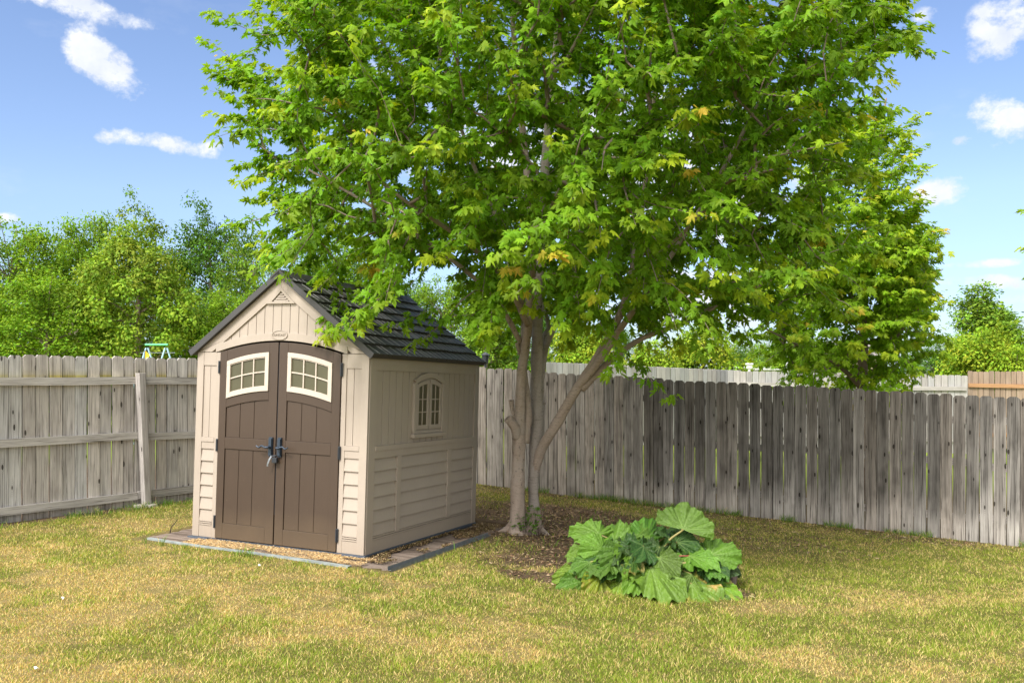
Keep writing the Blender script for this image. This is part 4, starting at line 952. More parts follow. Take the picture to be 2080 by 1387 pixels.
stub3 = sp([P(1098, 822, 10.1), P(1108, 818, 10.1)], [.02, .014], 3); stub4 = sp([P(1056, 720, 9.85), P(1052, 705, 9.85), P(1050, 696, 9.85)], [.02, .02, .022], 3)
root1 = sp([P(1078, 1075, 9.8), P(1062, 1000, 9.85), P(1064, 900, 9.88)], [.08, .05, .04], 5)
tro = [(*A1, 0), (*A2, 0), (*B1, 1), (*C1, 0), (*C2, 0), (*C3, 0), (*D1, 1), (*D2, 1), (*E1, 0), (*E2, 0), (*E3, 0), (*E4, 0), (*stub1, 0), (*stub2, 0), (*stub3, 1), (*stub4, 0)]
for k_ in range(6):                                                     # root flare
    a_ = k_ * 1.05 + .3; cx_ = TB + np.array((-.06, 0, 0)) if k_ < 4 else TB + np.array((.09, .12, 0)); g_ = lambda q_, d_: np.array((q_[0], q_[1], float(gz(q_[0], q_[1])) + d_)); dv_ = np.array((math.cos(a_), math.sin(a_), 0))
    tro.append((*smoothpath([g_(cx_ + dv_ * .03, .22), g_(cx_ + dv_ * .07, .09), g_(cx_ + dv_ * .15, .015), g_(cx_ + dv_ * .30, -.04)], [.05, .055, .04, .02], 4), 0))
CC = (.52, 9.35, 4.35)
def acc(p_):
    u = CX + p_[0] / p_[1] * F; v = HY - (p_[2] - CH) / p_[1] * F
    if p_[1] < 6.1: return False
    if u < np.interp(v, [-300, 0, 110, 200, 340, 400, 470, 560], [650, 540, 480, 500, 550, 570, 600, 660]): return False
    if u > np.interp(v, [-300, 0, 80, 150, 250, 450, 600], [1680, 1810, 1820, 1740, 1725, 1750, 1690]): return False
    if v > 585 and 1000 < u < 1240 and p_[1] < 9.5: return random.random() < .35
    if u < 1000 and v > 575: return False
    if u < 1000 and v > 500: return random.random() < .5
    return True
tips, ow = crowntips(1600, CC, (3.25, 3.3, 3.2), 4, 2.12, .36, .16, acc)
# drooping outer sprays over the shed roof and along the rim
ex = [(640, 575, 8.7), (700, 600, 8.5), (765, 610, 8.3), (800, 580, 8.1), (690, 540, 8.4), (850, 640, 8.4), (905, 650, 8.6), (600, 500, 8.9), (630, 470, 8.7), (590, 400, 9.0), (650, 515, 9.1), (575, 430, 9.0), (570, 385, 9.1), (590, 455, 9.2), (600, 480, 9.1), (745, 635, 8.2),
      (540, 330, 9.2), (560, 320, 9.2), (480, 130, 9.3), (500, 170, 9.3), (530, 200, 9.2), (500, 215, 9.4), (540, 90, 9.3), (1800, 70, 9.0), (1770, 100, 9.2), (1750, 60, 9.0), (1320, 650, 9.0), (1390, 600, 8.8), (1250, 640, 8.2), (1160, 620, 7.9),
      (1000, 620, 8.2), (960, 640, 8.4), (1500, 640, 9.3), (1560, 640, 9.6), (1620, 600, 9.5), (1680, 560, 9.4), (1740, 500, 9.2), (1430, 640, 9.6), (1090, 460, 6.5), (930, 130, 6.7), (1290, 740, 9.4)]
et = np.array([P(*e_) for e_ in ex]); eo = (et - np.array((.45, 9.35, 3.6))); eo /= np.linalg.norm(eo, axis=1)[:, None]
tips = np.vstack([tips, et]); ow = np.vstack([ow, eo])
base = (float(TB[0]), float(TB[1]), float(gz(TB[0], TB[1])))
mt = maple('maple_tree', allst, tips, ow, 'large multi-stemmed maple spreading over the shed, with yellow-green new leaves', 'tree', 62, .083, 21,
           [M['bark'], M['barkgrey']], tro, CC, base=base)
# second, smaller maple behind the fence
T2 = P(1752, 800, 14.6); 
st2 = [sp([P(1752, 860, 14.6), P(1752, 780, 14.6), P(1755, 640, 14.6), P(1765, 480, 14.6), P(1780, 330, 14.6), P(1800, 200, 14.6)], [.10, .085, .06, .045, .03, .012]),
       sp([P(1753, 790, 14.6), P(1700, 740, 14.4), P(1620, 700, 14.2), P(1540, 660, 14.1)], [.05, .03, .02, .01]), sp([P(1755, 780, 14.6), P(1800, 720, 14.3), P(1850, 640, 14.2), P(1900, 560, 14.1)], [.05, .03, .02, .01]),
       sp([P(1755, 770, 14.6), P(1820, 745, 14.5), P(1900, 715, 14.5)], [.03, .02, .01])]
t2a, o2a = crowntips(360, P(1735, 615, 14.5), (1.8, 1.5, 1.35), 31, .9, .35, .25)
t2b, o2b = crowntips(260, P(1770, 440, 14.6), (1.15, 1.1, 1.95), 32, 2.0, .35, .25)
t2c, o2c = crowntips(35, P(1905, 520, 14.4), (.28, .4, .75), 33, 2.0, .3, .2)
t2 = np.vstack([t2a, t2b, t2c]); o2 = np.vstack([o2a, o2b, o2c])
u2 = CX + t2[:, 0] / t2[:, 1] * F; v2 = HY - (t2[:, 2] - CH) / t2[:, 1] * F
k2 = (u2 < np.interp(v2, [180, 260, 330, 400, 470, 600, 760], [1790, 1840, 1850, 1825, 1870, 1890, 1860])) & (v2 > 225)
t2 = t2[k2]; o2 = o2[k2]
zb2 = -.7
maple('maple_tree', st2, t2, o2, 'smaller maple with orange-tinted tips growing just behind the dark fence on the right', 'tree', 64, .088, 41, [M['bgbark']],
      [(*s_, 0) for s_ in st2] + [(np.array([[T2[0], T2[1], zb2], [T2[0], T2[1], P(0, 850, 14.6)[2]]]), [.13, .10], 0)], None, ylw=.6, leafc=(.19, .36, .016), base=(T2[0], T2[1], zb2))
# branch tips of a tree standing outside the right edge
c3 = P(2300, 480, 10.5); g3 = float(gz(c3[0], 10.5)); st3 = [sp([np.array((c3[0], 10.5, g3 - .05)), np.array((c3[0], 10.5, 1.2)), c3, c3 + np.array((0, 0, 1.3))], [.08, .06, .04, .01])]
t3, o3 = crowntips(110, c3, (.85, .85, 1.4), 51, 1.3, .3, .2)
ex3 = np.array([P(2110, 510, 10.4), P(2105, 650, 10.4)]); t3 = np.vstack([t3, ex3]); o3 = np.vstack([o3, [(-1, 0, .1)] * 2])
maple('maple_tree', st3, t3, o3, 'young maple whose orange-tinted leaf tips reach in at the right edge', 'tree', 26, .095, 61, [M['bgbark']], [(*st3[0], 0)], None, ylw=.7, sprig=.3, base=(float(c3[0]), 10.5, g3))
# sucker shoots at the foot
r = np.random.default_rng(17); mb = MB(); LP = []; LD = []; LN = []; b0 = np.array(base) + (0.07, -.13, 0)
for k in range(44):
    a = r.uniform(0, 6.283); h = r.uniform(.08, .34); q0 = b0 + (r.normal(0, .07), r.normal(0, .04), 0); q1 = q0 + (math.cos(a) * .09, math.sin(a) * .06, h)
    mb.tube(*smoothpath([q0, (q0 + q1) / 2 + r.normal(0, .015, 3), q1], [.005, .004, .002], 3), 5)
    for j in range(r.integers(1, 5)):
        t_ = r.uniform(.4, 1); LP.append(q0 + (q1 - q0) * t_); aa = r.uniform(0, 6.283); LD.append((math.cos(aa), math.sin(aa), -.1)); LN.append((r.normal(0, .3), r.normal(0, .3) - .4, 1))
sk = mb.build('sucker_shoots', [M['twig']], None); tag(sk, 'tangle of dark twiggy shoots with small leaves at the maple foot', 'shoots')
n_ = len(LP); V, T, C = leafcloud(np.array(LP), np.array(LD), np.array(LN), r.uniform(.03, .06, n_), np.array((.09, .19, .02)) * r.uniform(.6, 1.5, (n_, 1)))
npmesh('foliage', V, T, [M['leaf']], C, parent=sk)

# ------------------------------------------------------------------ rhubarb
RG = float(gz(*RB)); rb = empty('rhubarb_plant', (RB[0], RB[1], RG)); tag(rb, 'big clump of rhubarb with broad crinkled leaves in front of the dark fence', 'plant')
m, t, bb = newmat('rhubarb_leaf'); uv = tc(t, 'UV'); c = attr(t)
nz_ = noise(t, uv, 7, 5, .6); pk = noise(t, uv, 16, 3, .5); c2 = mixc(t, 1.0, c, nnv(t, mth(t, 'ADD', .62, mth(t, 'MULTIPLY', nz_, .76))), 'MULTIPLY')
t.links.new(c2, bb.inputs['Base Color']); bb.inputs['Roughness'].default_value = .40; bb.inputs['Specular IOR Level'].default_value = .4; bump(t, bb, pk, .8, .02)
tr = nn(t, 'ShaderNodeBsdfTranslucent'); t.links.new(mixc(t, 1.0, c2, (1.2, 1.25, .5), 'MULTIPLY'), tr.inputs[0]); mx = nn(t, 'ShaderNodeMixShader'); mx.inputs[0].default_value = .2
t.links.new(bb.outputs[0], mx.inputs[1]); t.links.new(tr.outputs[0], mx.inputs[2]); t.links.new(mx.outputs[0], t.nodes['Material Output'].inputs[0]); M['rhu'] = m
M['stalk'] = simple('rhubarb_stalk', (.26, .22, .07), .5, 0, .3, 20); M['stalkred'] = simple('red_stalk', (.30, .08, .05), .5, 0, .3, 20)
def rhleaf(bp, tp, width, nh, col, seed, cup=.0, droop=.25, ruf=1.0, spots=0, stalkmat='stalk', label=None, span=2.75):
    r = np.random.default_rng(seed); bp = np.array(bp, float); tp = np.array(tp, float); dv = tp - bp; L = np.linalg.norm(dv); dv /= L
    nh = np.array(nh, float); nh -= dv * nh.dot(dv); nh /= np.linalg.norm(nh); sv = np.cross(dv, nh); NR, NT = 16, 128
    th = np.linspace(-span, span, NT); rho = np.linspace(0, 1, NR)
    Ro = np.interp(np.abs(th), [0, .35, .8, 1.2, 1.6, 2.1, 2.5, 2.75], [1.0, .95, .84, .75, .68, .60, .50, .30])
    ph = r.uniform(0, 6.283, 5); Ro = Ro * (1 + .016 * np.sin(7 * th + ph[0]) + .020 * np.sin(15 * th + ph[1]) + .012 * np.sin(43 * th + ph[2]))
    veins = np.array([0, .42, -.42, .95, -.95, 1.6, -1.6, 2.2, -2.2]); TH, RH = np.meshgrid(th, rho)
    dva = np.min(np.abs(TH[..., None] - veins), -1) * RH; vein = np.exp(-(dva / .016) ** 2) * np.clip(1.15 - RH, 0, 1)
    # side veins off the main ribs
    near = np.argmin(np.abs(TH[..., None] - veins), -1); rel = np.abs(TH - veins[near]); sv2 = np.exp(-((np.mod(RH * 5.5 - rel * 3.2, 1.0) - .5) / .10) ** 2) * .35
    vein = np.maximum(vein, sv2 * (RH > .15) * (rel > .02))
    Rr = RH * Ro[None]; x = Rr * np.sin(TH); y = Rr * np.cos(TH); wf_ = width / (1.25 * L)
    z = ruf * (RH ** 2.2) * (.075 * np.sin(6 * TH + ph[3]) + .075 * np.sin(13 * TH + ph[4]) + .035 * np.sin(31 * TH + ph[2])) + cup * Rr ** 2 - droop * np.sign(y) * y * y + .035 * np.cos(dva * 28) * RH * ruf * -.3 - .14 * np.abs(x) * (1 - cup)
    z += .10 * r.normal() * x + .12 * r.normal() * x * y
    V = bp + L * (x[..., None] * sv * wf_ + y[..., None] * dv + z[..., None] * nh); V = V.reshape(-1, 3)
    cc = np.array(col)[None, None] * (1 + .12 * fbm(x * 5 + seed, y * 5, 2, 3)[..., None]); cc = cc * (1 - vein[..., None] * .6) + np.array((.28, .40, .13)) * vein[..., None] * .6
    if spots:
        sp_ = sstep(.52, .66, fbm(x * 7 + seed, y * 7 + 3, 3, 9)) * sstep(.35, .8, RH) * spots; cc = cc * (1 - sp_[..., None]) + np.array((.42, .27, .08)) * sp_[..., None]
    i, j = np.meshgrid(np.arange(NR - 1), np.arange(NT - 1), indexing='ij'); q_ = (i * NT + j).ravel()
    inv = np.array((RB[0], RB[1], RG))
    lf = npmesh('leaf', V - inv, np.stack([q_, q_ + 1, q_ + 1 + NT, q_ + NT], 1), [M['rhu']], cc.reshape(-1, 3), parent=rb, smooth=True, uv=np.stack([x.ravel() + seed, y.ravel()], 1))
    if label: lf['label'] = label
    mb = MB(); g_ = np.array((RB[0] + r.normal(0, .10), RB[1] + r.normal(0, .07), RG)); md = (g_ + bp) / 2 + (0, 0, .10)
    mb.tube(np.array(smoothpath([g_ - inv, md - inv, bp - inv], [.014, .012, .008], 5)[0]), np.linspace(.015, .008, 11) * (1 if span < 2 else .65), 7); mb.build('stalk', [M[stalkmat]], rb, smooth=True)
GN = (.06, .14, .014); GL = (.10, .20, .020); GY = (.15, .25, .014); GD = (.03, .075, .012)  # GD: leaf green darkened to paint the shaded gaps inside the mound
up = (0, -.35, 1); fw = (0, -.9, .75)
LF = [((1322, 1152, 7.38), (1380, 1212, 7.05), .44, fw, GL, 0), ((1310, 1150, 7.42), (1278, 1190, 7.15), .28, fw, GL, 0), ((1222, 1165, 7.45), (1198, 1224, 7.15), .26, fw, GY, .6), ((1262, 1178, 7.42), (1240, 1240, 7.12), .30, fw, GY, .3),
      ((1300, 1185, 7.5), (1325, 1200, 7.2), .2, fw, GN, 0), ((1335, 1195, 7.45), (1330, 1240, 7.2), .24, fw, GN, 0), ((1405, 1185, 7.4), (1452, 1252, 7.0), .46, fw, GL, .9), ((1452, 1185, 7.5), (1500, 1222, 7.25), .26, fw, GY, .5),
      ((1405, 1165, 7.5), (1385, 1215, 7.2), .26, fw, GN, 0), ((1388, 1075, 7.75), (1402, 1036, 7.93), .50, (0, -.6, .6), GL, 0), ((1442, 1128, 7.7), (1508, 1116, 7.7), .34, (0, -.8, .7), GL, 0), ((1400, 1128, 7.65), (1452, 1140, 7.4), .30, fw, GL, 0),
      ((1218, 1085, 7.85), (1158, 1068, 7.85), .24, (0, -.7, .8), GL, 0), ((1248, 1106, 7.75), (1238, 1056, 7.95), .33, (-.2, -.8, .6), GL, 0), ((1290, 1094, 7.8), (1290, 1052, 8.0), .25, fw, GL, 0), ((1312, 1092, 7.85), (1352, 1060, 8.05), .34, fw, GL, 0),
      ((1352, 1090, 7.95), (1372, 1060, 8.15), .25, fw, GN, 0), ((1228, 1118, 7.6), (1178, 1098, 7.55), .30, fw, GL, 0), ((1198, 1120, 7.65), (1160, 1135, 7.5), .28, fw, GL, 0), ((1272, 1116, 7.6), (1226, 1142, 7.35), .30, fw, GN, 0),
      ((1262, 1145, 7.5), (1228, 1160, 7.3), .24, fw, GN, 0), ((1290, 1108, 7.65), (1262, 1125, 7.4), .26, fw, GL, 0), ((1175, 1160, 7.5), (1124, 1176, 7.4), .20, fw, GY, 0), ((1188, 1178, 7.45), (1140, 1208, 7.25), .28, fw, GN, 0),
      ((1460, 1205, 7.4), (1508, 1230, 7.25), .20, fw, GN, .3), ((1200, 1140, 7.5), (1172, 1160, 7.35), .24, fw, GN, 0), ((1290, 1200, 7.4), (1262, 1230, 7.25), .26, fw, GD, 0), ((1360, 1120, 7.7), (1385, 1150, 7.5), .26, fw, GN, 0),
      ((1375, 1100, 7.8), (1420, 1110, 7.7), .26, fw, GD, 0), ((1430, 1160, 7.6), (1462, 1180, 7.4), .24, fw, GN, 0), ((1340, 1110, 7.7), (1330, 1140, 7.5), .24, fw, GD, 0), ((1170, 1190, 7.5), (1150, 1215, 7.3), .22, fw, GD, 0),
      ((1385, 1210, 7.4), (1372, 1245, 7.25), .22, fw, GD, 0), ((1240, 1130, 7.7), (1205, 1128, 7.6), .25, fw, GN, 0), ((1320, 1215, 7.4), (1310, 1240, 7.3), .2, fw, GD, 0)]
_r = random.Random(77)
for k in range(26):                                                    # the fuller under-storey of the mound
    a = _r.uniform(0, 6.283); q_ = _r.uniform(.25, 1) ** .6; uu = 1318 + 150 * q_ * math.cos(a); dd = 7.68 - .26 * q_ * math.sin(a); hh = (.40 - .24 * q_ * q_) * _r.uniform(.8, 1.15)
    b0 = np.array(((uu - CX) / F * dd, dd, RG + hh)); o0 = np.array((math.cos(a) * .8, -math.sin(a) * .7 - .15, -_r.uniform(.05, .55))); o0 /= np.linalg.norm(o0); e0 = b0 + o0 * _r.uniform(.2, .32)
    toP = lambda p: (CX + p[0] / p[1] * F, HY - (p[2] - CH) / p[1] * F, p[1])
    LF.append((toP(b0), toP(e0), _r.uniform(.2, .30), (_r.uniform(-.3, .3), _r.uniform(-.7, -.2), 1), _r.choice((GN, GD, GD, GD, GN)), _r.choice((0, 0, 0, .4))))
for k, (b_, tp_, w_, nh, cl, sp_) in enumerate(LF):
    rr3 = random.Random(k); w_ *= .92 if k < 35 else 1; nh = np.array(nh) + np.array((rr3.uniform(-.3, .3), 0, 0)) * (k != 9); cl = tuple(c_ * rr3.uniform(.85, 1.18) for c_ in cl)
    rhleaf(P(*b_), P(*tp_), w_, nh, cl, 100 + k, span=2.75 if k != 9 else 1.75, cup=(.25 if k == 9 else 0), droop=(.0 if k == 9 else .22), spots=sp_, stalkmat='stalkred' if k % 4 == 3 and k != 9 else 'stalk',
           label={9: 'tallest rhubarb leaf, held high on a pale thick stalk', 6: 'large drooping leaf with scorched brown patches'}.get(k))
# short cut stump and debris right of the rhubarb
q = G(1488, 1185); mb = MB(); mb.tube([(0, 0, -.03), (.0, 0, .06), (.01, 0, .11)], [.035, .028, .026], 9); mb.tube([(-.06, .03, -.02), (-.07, .03, .10), (-.06, .02, .17)], [.03, .028, .02], 8); mb.tube([(.03, .05, 0), (.05, .04, .12), (.045, .03, .15)], [.02, .022, .012], 7)
o = mb.build('cut_stump', [M['twig']], None, .004); o.location = q; tag(o, 'small cluster of cut brown stems at the right side of the rhubarb', 'stump')
# small loose things on the lawn
q = G(345, 1080); mb = MB(); mb.tube(*smoothpath([(0, 0, -.02), (.015, 0, .05), (.05, .01, .09), (.075, .01, .13)], [.007, .006, .005, .003], 4), 6)
o = mb.build('bent_stick', [M['darkdirt']], None); o.location = q; tag(o, 'dark bent stick poking up from the grass at the left corner of the shed platform', 'stick')
for k, (u, v, s, lb) in enumerate(((73, 1364, .014, 'white scrap in the grass near the bottom left corner'), (128, 1220, .013, 'pale crumpled scrap on the straw-coloured lawn at far left'), (527, 1152, .011, 'little white scrap on the lawn in front of the shed doors'))):
    q = G(u, v); mb = MB(); rr = random.Random(k)
    ring = [(s * math.cos(a) * rr.uniform(.6, 1.3), s * .7 * math.sin(a) * rr.uniform(.6, 1.3), .022 + rr.uniform(-.01, .012)) for a in A(0, 6.283, 9)[:-1]]
    mb.add(ring + [(0, 0, .032)], [[i, (i + 1) % 8, 8] for i in range(8)]); o = mb.build('litter_scrap', [M['scrap']], None); sm_ = o.modifiers.new('s', 'SOLIDIFY'); sm_.thickness = .003
    o.location = q; tag(o, lb, 'litter', 'small white scraps on the lawn')

# ------------------------------------------------------------------ trees beyond the fences
KITE = (np.array([(0, 0), (.30, .38), (.17, .78), (0, 1), (-.17, .78), (-.30, .38)]), np.array([(0, 1, 2), (0, 2, 3), (0, 3, 4), (0, 4, 5)]))
def bgtree(kind, c, rad, nclump, nleaf, lsize, col, seed, trunk_h, tr_r, lump=.25, cs=.42, conic=0, col2=None):
    """returns (foliage mesh, trunk mesh) in local space with foot at z=0"""
    r = np.random.default_rng(seed); pos = []; cid = []; cl = []; outs = []
    c = np.array(c, float); rad = np.array(rad, float)
    while len(cl) < nclump:
        d = r.normal(size=3); d /= np.linalg.norm(d); ph = math.atan2(d[1], d[0]); lp = 1 + lump * (2 * float(fbm(ph * 1.8 + seed, d[2] * 3, 3, seed)) - 1)
        rr_ = (.35 + .65 * r.random() ** .5) * lp; k = rad.copy()
        if conic: k[:2] *= 1 - conic * (d[2] * rr_ * .5 + .5)
        p_ = c + d * k * rr_
        if p_[2] < .5: continue
        cl.append(p_); outs.append(d)
    cl = np.array(cl); outs = np.array(outs); sz = cs * r.uniform(.6, 1.3, nclump); tone = r.uniform(.55, 1.4, nclump)
    n = nclump * nleaf; ci = np.repeat(np.arange(nclump), nleaf); dd = r.normal(size=(n, 3)); dd /= np.linalg.norm(dd, axis=1)[:, None]; rr_ = r.random(n) ** .45
    p_ = cl[ci] + dd * (sz[ci] * rr_)[:, None] * (1, 1, .72)
    nr = dd * .7 + np.array((0, 0, .8)) + outs[ci] * .3 + r.normal(0, .35, (n, 3)); dv = dd * .6 + r.normal(0, .6, (n, 3)) + np.array((0, 0, -.5))
    col = np.array(col); cc = col[None] * (tone[ci] * r.uniform(.72, 1.28, n))[:, None]; 
    if col2 is not None: w_ = (r.random(nclump) ** 2)[ci][:, None] * .8; cc = cc * (1 - w_) + np.array(col2) * w_
    cc[:, 0] *= r.uniform(.85, 1.3, n)
    V, T, C = leafcloud(p_, dv, nr, lsize * r.uniform(.6, 1.3, n), np.clip(cc, .005, 1), KITE)
    fo = npmesh('foliage', V, T, [M['bgleaf']], C); fm = fo.data; bpy.data.objects.remove(fo)
    mb = MB(); top = c[2] + rad[2] * .6; tp, trd = smoothpath([(0, 0, -.3), (r.normal(0, .05), 0, trunk_h), (c[0] * .6 + r.normal(0, .1), c[1] * .6, (trunk_h + top) / 2), (c[0], c[1], top)], [tr_r * 1.2, tr_r, tr_r * .65, tr_r * .2], 5)
    mb.tube(tp, trd, 8); base_ = np.array(tp)
    for k in r.choice(nclump, min(nclump, 38), replace=False):
        e_ = cl[k]; i_ = int(np.clip(np.searchsorted(base_[:, 2], e_[2] - .45 * np.hypot(*(e_[:2] - c[:2]))), 4, len(base_) - 3)); s_ = base_[i_]
        mb.tube(*smoothpath([s_, (s_ + e_) / 2 + (0, 0, .12 * np.linalg.norm(e_ - s_)), e_], [trd[i_] * .45, trd[i_] * .25, .012], 3), 5)
    to = mb.build('trunk', [M['bgbark']], None, smooth=True); tm = to.data; bpy.data.objects.remove(to)
    return fm, tm, c[2] + rad[2] * (1 + .1 * lump)
K = {}
K['round'] = bgtree('round', (0, 0, 4.4), (2.7, 2.5, 3.5), 400, 74, .125, (.15, .275, .018), 201, 1.6, .16, lump=.24, cs=.50)
K['light'] = bgtree('light', (0, 0, 3.6), (2.6, 2.5, 3.0), 300, 84, .112, (.17, .29, .025), 202, 1.1, .13, lump=.3, cs=.42, conic=.45, col2=(.24, .32, .04))
K['dark'] = bgtree('dark', (0, 0, 4.6), (2.5, 2.4, 3.8), 360, 74, .12, (.075, .17, .018), 203, 1.6, .17, lump=.28, cs=.48)
K['airy'] = bgtree('airy', (0, 0, 4.4), (2.0, 2.0, 3.6), 190, 70, .115, (.12, .22, .022), 204, 1.3, .13, lump=.35, cs=.45)
K['bush'] = bgtree('bush', (0, 0, 1.5), (1.5, 1.4, 1.5), 190, 90, .085, (.17, .30, .02), 205, .4, .07, lump=.35, cs=.38, conic=.3, col2=(.30, .36, .03))
K['cone'] = bgtree('cone', (0, 0, 3.4), (1.5, 1.5, 3.3), 240, 80, .10, (.16, .285, .03), 206, .7, .11, lump=.3, cs=.34, conic=.75)
def place(kind, u, vtop, dist, label, group, name='tree', wscale=1.0, rot=None, zg=None, tint=None, cat='tree'):
    fm, tm, H = K[kind]; x = (u - CX) / F * dist; g_ = float(gz(x, dist)) if zg is None else zg
    top = CH + (HY - vtop) / F * dist; s = (top - g_) / H; root = empty(name, (x, dist, g_)); root.scale = (s * wscale, s * wscale, s)
    root.rotation_euler = (0, 0, random.uniform(0, 6.283) if rot is None else rot); tag(root, label, cat, group)
    for nm, me in (('foliage', fm), ('trunk', tm)): o_ = bpy.data.objects.new(nm, me); COL.objects.link(o_); o_.parent = root
    return root
GB = 'trees beyond the left fence'; GR = 'trees beyond the right fences'; GM = 'trees seen behind and below the maple crown'
place('round', 25, 448, 27, 'rounded mid-green tree at the left edge, reaching the sky', GB, 'broadleaf_tree')
place('round', 165, 440, 30, 'taller mid-green tree between the left-edge tree and the pale oval one', GB, 'broadleaf_tree', .85, 2.0)
place('round', 95, 560, 22.5, 'low leafy tree just above the far left fence boards', GB, 'broadleaf_tree', 1.35, 1.0)
place('light', 282, 440, 23, 'pale yellow-green oval tree above the fence post, trunk visible', GB, 'broadleaf_tree', 1.0, .4)
place('airy', 262, 402, 29, 'thin dark treetop poking up behind the pale oval tree', GB, 'broadleaf_tree', .8, 4.0)
place('dark', 425, 418, 31, 'tall deep-green tree above the left end of the shed roof', GB, 'broadleaf_tree', .9, 1.4)
place('airy', 515, 455, 29, 'open-branched tree with sky gaps left of the shed gable', GB, 'broadleaf_tree', .8, .9)
place('dark', 385, 590, 26, 'dark low tree behind the swing set', GB, 'broadleaf_tree', 1.0, 3.3)
place('round', 480, 590, 24, 'bushy tree directly behind the left slope of the shed roof', GB, 'broadleaf_tree', 1.1, 5.1)
place('dark', 190, 600, 33, 'deep-green tree in the shadows behind the dead brown limb', GB, 'broadleaf_tree', 1.3, 2.6)
place('dark', 620, 520, 30, 'dark tree behind the shed ridge', GM, 'broadleaf_tree', 1.0, .2)
place('round', 700, 480, 32, 'green tree mostly hidden behind the maple above the shed', GM, 'broadleaf_tree', 1.0, 1.2)
place('dark', 800, 540, 31, 'dark tree hidden behind the drooping maple sprays', GM, 'broadleaf_tree', 1.0, 2.2)
place('round', 905, 560, 30, 'green tree beyond the back right corner of the shed roof', GM, 'broadleaf_tree', 1.0, 3.2)
place('cone', 990, 520, 27, 'evergreen seen just left of the maple trunks', GM, 'evergreen_tree', 1.1, 1.2)
place('dark', 1060, 590, 32, 'deep-green tree directly behind the maple trunks', GM, 'broadleaf_tree', 1.2, 4.2)
place('bush', 1178, 655, 27, 'bright yellow-green shrub tree right of the maple trunks', GM, 'broadleaf_tree', 1.1, .2)
place('dark', 1230, 640, 33, 'dark tree behind the leaning maple stem', GM, 'broadleaf_tree', 1.0, .6)
place('bush', 1322, 688, 26, 'short bright yellow-green shrub tree under the long maple limb', GR, 'broadleaf_tree', 1.0, 2.2)
place('bush', 1428, 650, 27, 'tallest bright yellow-green tree above the pale fence', GR, 'broadleaf_tree', .95, 3.9)
place('dark', 1372, 705, 30, 'low dark tree between two bright yellow-green ones', GR, 'broadleaf_tree', 1.2, 5.0)
place('dark', 1508, 690, 30, 'low dark rounded tree beneath the maple right side', GR, 'broadleaf_tree', 1.2, 1.0)
place('round', 1575, 680, 28, 'mid-green tree beside the thin white pole', GR, 'broadleaf_tree', 1.0, 2.0)
place('round', 1650, 690, 29, 'green tree in front of the pale house', GR, 'broadleaf_tree', 1.1, 2.9)
place('cone', 1992, 548, 30, 'tall pointed poplar-like tree against the sky at right', GR, 'broadleaf_tree', 1.7, .5)
place('cone', 2045, 610, 31, 'second pointed tree, lower and right of the tall one', GR, 'broadleaf_tree', 1.5, 2.5)
place('bush', 1998, 662, 26, 'bright low tree in front of the pointed trees', GR, 'broadleaf_tree', 1.0, 4.5)
place('bush', 2062, 698, 25, 'small bright bush above the brown fence', GR, 'broadleaf_tree', .9, 1.5)
place('dark', 1900, 690, 30, 'low dark tree behind the right side of the small maple', GR, 'broadleaf_tree', 1.2, 3.5)
place('round', -120, 470, 28, 'mid-green tree beyond the left edge of the yard', GB, 'broadleaf_tree', 1.0, 3.0)
place('dark', 2200, 640, 32, 'dark tree beyond the right edge of the yard', GR, 'broadleaf_tree', 1.2, 3.0)
# dead limb with hanging brown twigs
q = P(160, 725, 24.5); dead = empty('dead_tree', (q[0], q[1], float(gz(q[0], q[1])))); tag(dead, 'dead brown limb with a tangle of bare hanging twigs above the left fence', 'tree'); r = np.random.default_rng(8); mb = MB()
h0 = float(CH - (700 - HY) / F * 24.5 - dead.location.z); mb.tube(*smoothpath([(-.1, 0, -.2), (-.05, 0, h0), (.1, 0, h0 + .6), (.25, 0, h0 + 1.2)], [.14, .11, .09, .05], 5), 8); mb.tube(*smoothpath([(.3, .1, -.2), (.25, .1, h0), (.1, 0, h0 + .5)], [.10, .08, .05], 5), 7)
mb.build('trunk', [M['bgbark']], dead, smooth=True); mb = MB()
for k in range(60):
    s_ = np.array((r.uniform(0, .3), 0, h0 + r.uniform(.4, 1.3))); e_ = s_ + (r.normal(0, .32), r.normal(0, .15), -r.uniform(.1, 1.1)); mb.tube(*smoothpath([s_, (s_ + e_) / 2 + (r.normal(0, .12), 0, .15), e_], [.018, .012, .006], 3), 4)
mb.build('twigs', [M['stalkred']] if False else [M['bgbark']], dead)
# swing set
q = P(317, 752, 19.5); z0 = float(gz(q[0], q[1])); sw = empty('swing_set', (q[0], q[1], z0)); tag(sw, 'small swing set with pale blue legs and green top bar behind the left fence', 'swing set')
ht = CH + (HY - 700) / F * 19.5 - z0
mb = MB(); mb.tube([(-.24, 0, ht), (.26, 0, ht)], [.022, .022], 8); mb.build('top_bar', [M['mint']], sw)
for xo, sp_ in ((-.20, 0), (.22, 0)):
    for sg in (-1, 1):
        mb = MB(); mb.tube([(xo + sg * .02, 0, ht - .07), (xo + sg * .62, .2 * sg, 0)], [.018, .018], 8); mb.build('leg', [M['bluetube']], sw)
mb = MB(); mb.tube([(-.35, 0, ht - .18), (.42, 0, ht - .18)], [.008, .008], 6); mb.build('cross_bar', [M['steel']], sw)
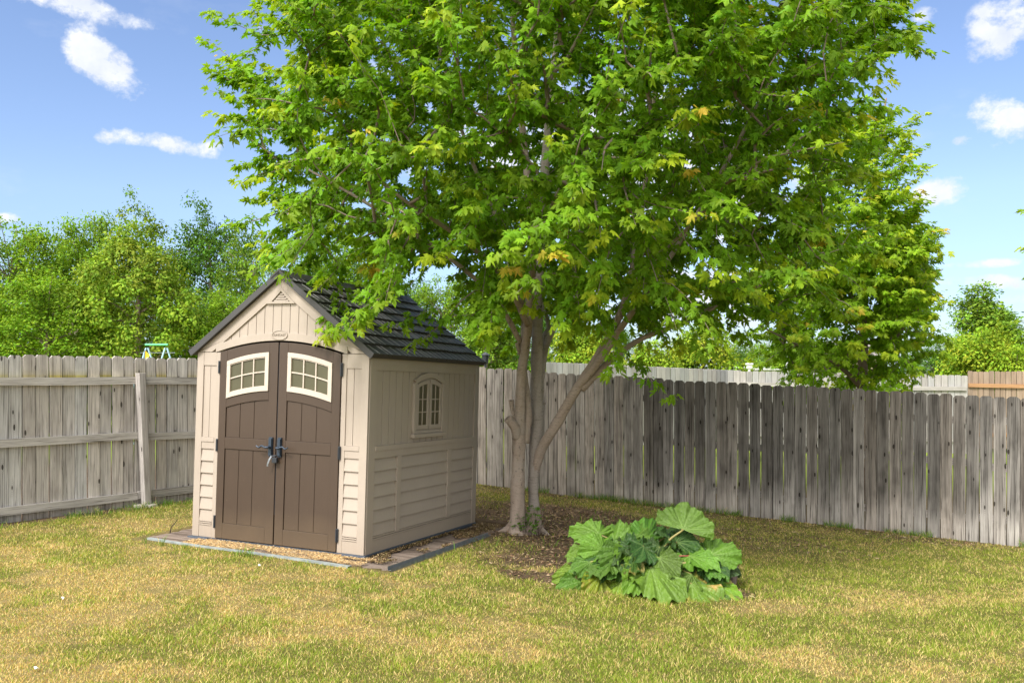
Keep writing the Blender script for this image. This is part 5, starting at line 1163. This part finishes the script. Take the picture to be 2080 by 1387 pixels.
# yellow flag
q = P(294, 752, 14); z0 = float(gz(q[0], q[1])); fl = empty('yellow_flag', (q[0], q[1], z0)); tag(fl, 'small yellow pennant just above the fence boards left of the swing set', 'flag')
mb = MB(); tz = CH + (HY - 711) / F * 14 - z0; mb.tube([(0, 0, 0), (0, 0, tz)], [.008, .008], 6); mb.build('pole', [M['steel']], fl)
mb = MB(); mb.add([(0, 0, tz), (.075, .01, tz - .08), (.06, -.01, tz - .12), (.03, .005, tz - .17), (.005, 0, tz - .12)], [[0, 4, 3, 2, 1]]); o = mb.build('pennant', [M['yellow']], fl); s_ = o.modifiers.new('s', 'SOLIDIFY'); s_.thickness = .004
# lantern on the neighbour's side by the shed corner
q = P(986, 752, 16); z0 = float(gz(q[0], q[1])); ln = empty('garden_lantern', (q[0], q[1], z0)); tag(ln, 'dark lantern top peeking over the fence at the shed back corner', 'lantern')
mb = MB(); t0 = CH + (HY - 738) / F * 16 - z0; mb.tube([(0, 0, 0), (0, 0, t0)], [.02, .02], 8); mb.build('post', [M['black']], ln)
mb = MB(); mb.tube([(0, 0, t0), (0, 0, t0 + .15), (0, 0, t0 + .151), (0, 0, t0 + .19), (0, 0, t0 + .2)], [.05, .065, .085, .03, .01], 8); mb.build('lamp_head', [M['black']], ln)
# white fixture above the far fence, white pole, pale house, low white roof
q = P(1522, 752, 24); z0 = float(gz(q[0], q[1])); wf2 = empty('white_birdhouse', (q[0], q[1], z0)); tag(wf2, 'small white birdhouse-like fixture on a post above the far grey fence', 'birdhouse')
t0 = CH + (HY - 748) / F * 24 - z0; mb = MB(); mb.tube([(0, 0, 0), (0, 0, t0)], [.035, .035], 8); mb.build('post', [M['white']], wf2)
mb = MB(); mb.box(-.07, .07, -.06, .06, t0, t0 + .06); mb.box(-.09, .09, -.08, .08, t0 + .09, t0 + .14); mb.box(-.05, .05, -.04, .04, t0 + .06, t0 + .0899); mb.build('box', [M['white']], wf2, .01)
q = P(1598, 752, 24.5); z0 = float(gz(q[0], q[1])); mb = MB(); t0 = CH + (HY - 640) / F * 24.5 - z0; mb.tube([(0, 0, -.1), (0, 0, t0)], [.035, .03], 8); o = mb.build('white_pole', [M['white']], None); o.location = (q[0], q[1], z0)
tag(o, 'thin white pole rising among leaves behind the far grey fence', 'pole')
def house(name, u0, u1, vt, vr, dist, label, wm, rm):
    x0 = (u0 - CX) / F * dist; x1 = (u1 - CX) / F * dist; g_ = float(gz((x0 + x1) / 2, dist)); ze = CH + (HY - vt) / F * dist - g_; zr = CH + (HY - vr) / F * dist - g_
    root = empty(name, ((x0 + x1) / 2, dist, g_)); tag(root, label, 'building'); w_ = (x1 - x0) / 2; mb = MB(); mb.box(-w_, w_, 0, 4, -.2, ze); mb.build('wall', [wm], root)
    mb = MB(); mb.prism([(-.25, ze + .002), (2, zr), (4.25, ze + .002), (2, zr + .08), ][:3], -w_ - .2, w_ + .2, lambda a, b, d: (d, a, b)); mb.build('roof', [rm], root)
    mb = MB(); mb.box(-.5, .3, -.02, .03, ze - 1.3, ze - .4); mb.build('window', [M['glassdark']], root)
house('low_outbuilding', 1500, 1606, 751, 744, 27, 'low white-roofed outbuilding just above the far grey fence', M['white'], M['white'])
house('house', 1618, 1800, 722, 690, 36, 'pale beige house glimpsed behind the small maple', M['beige'], M['shroof'])
house('house', 975, 1068, 715, 690, 42, 'tan house wall glimpsed between trunks left of the maple stems', M['beige'], M['shroof'])
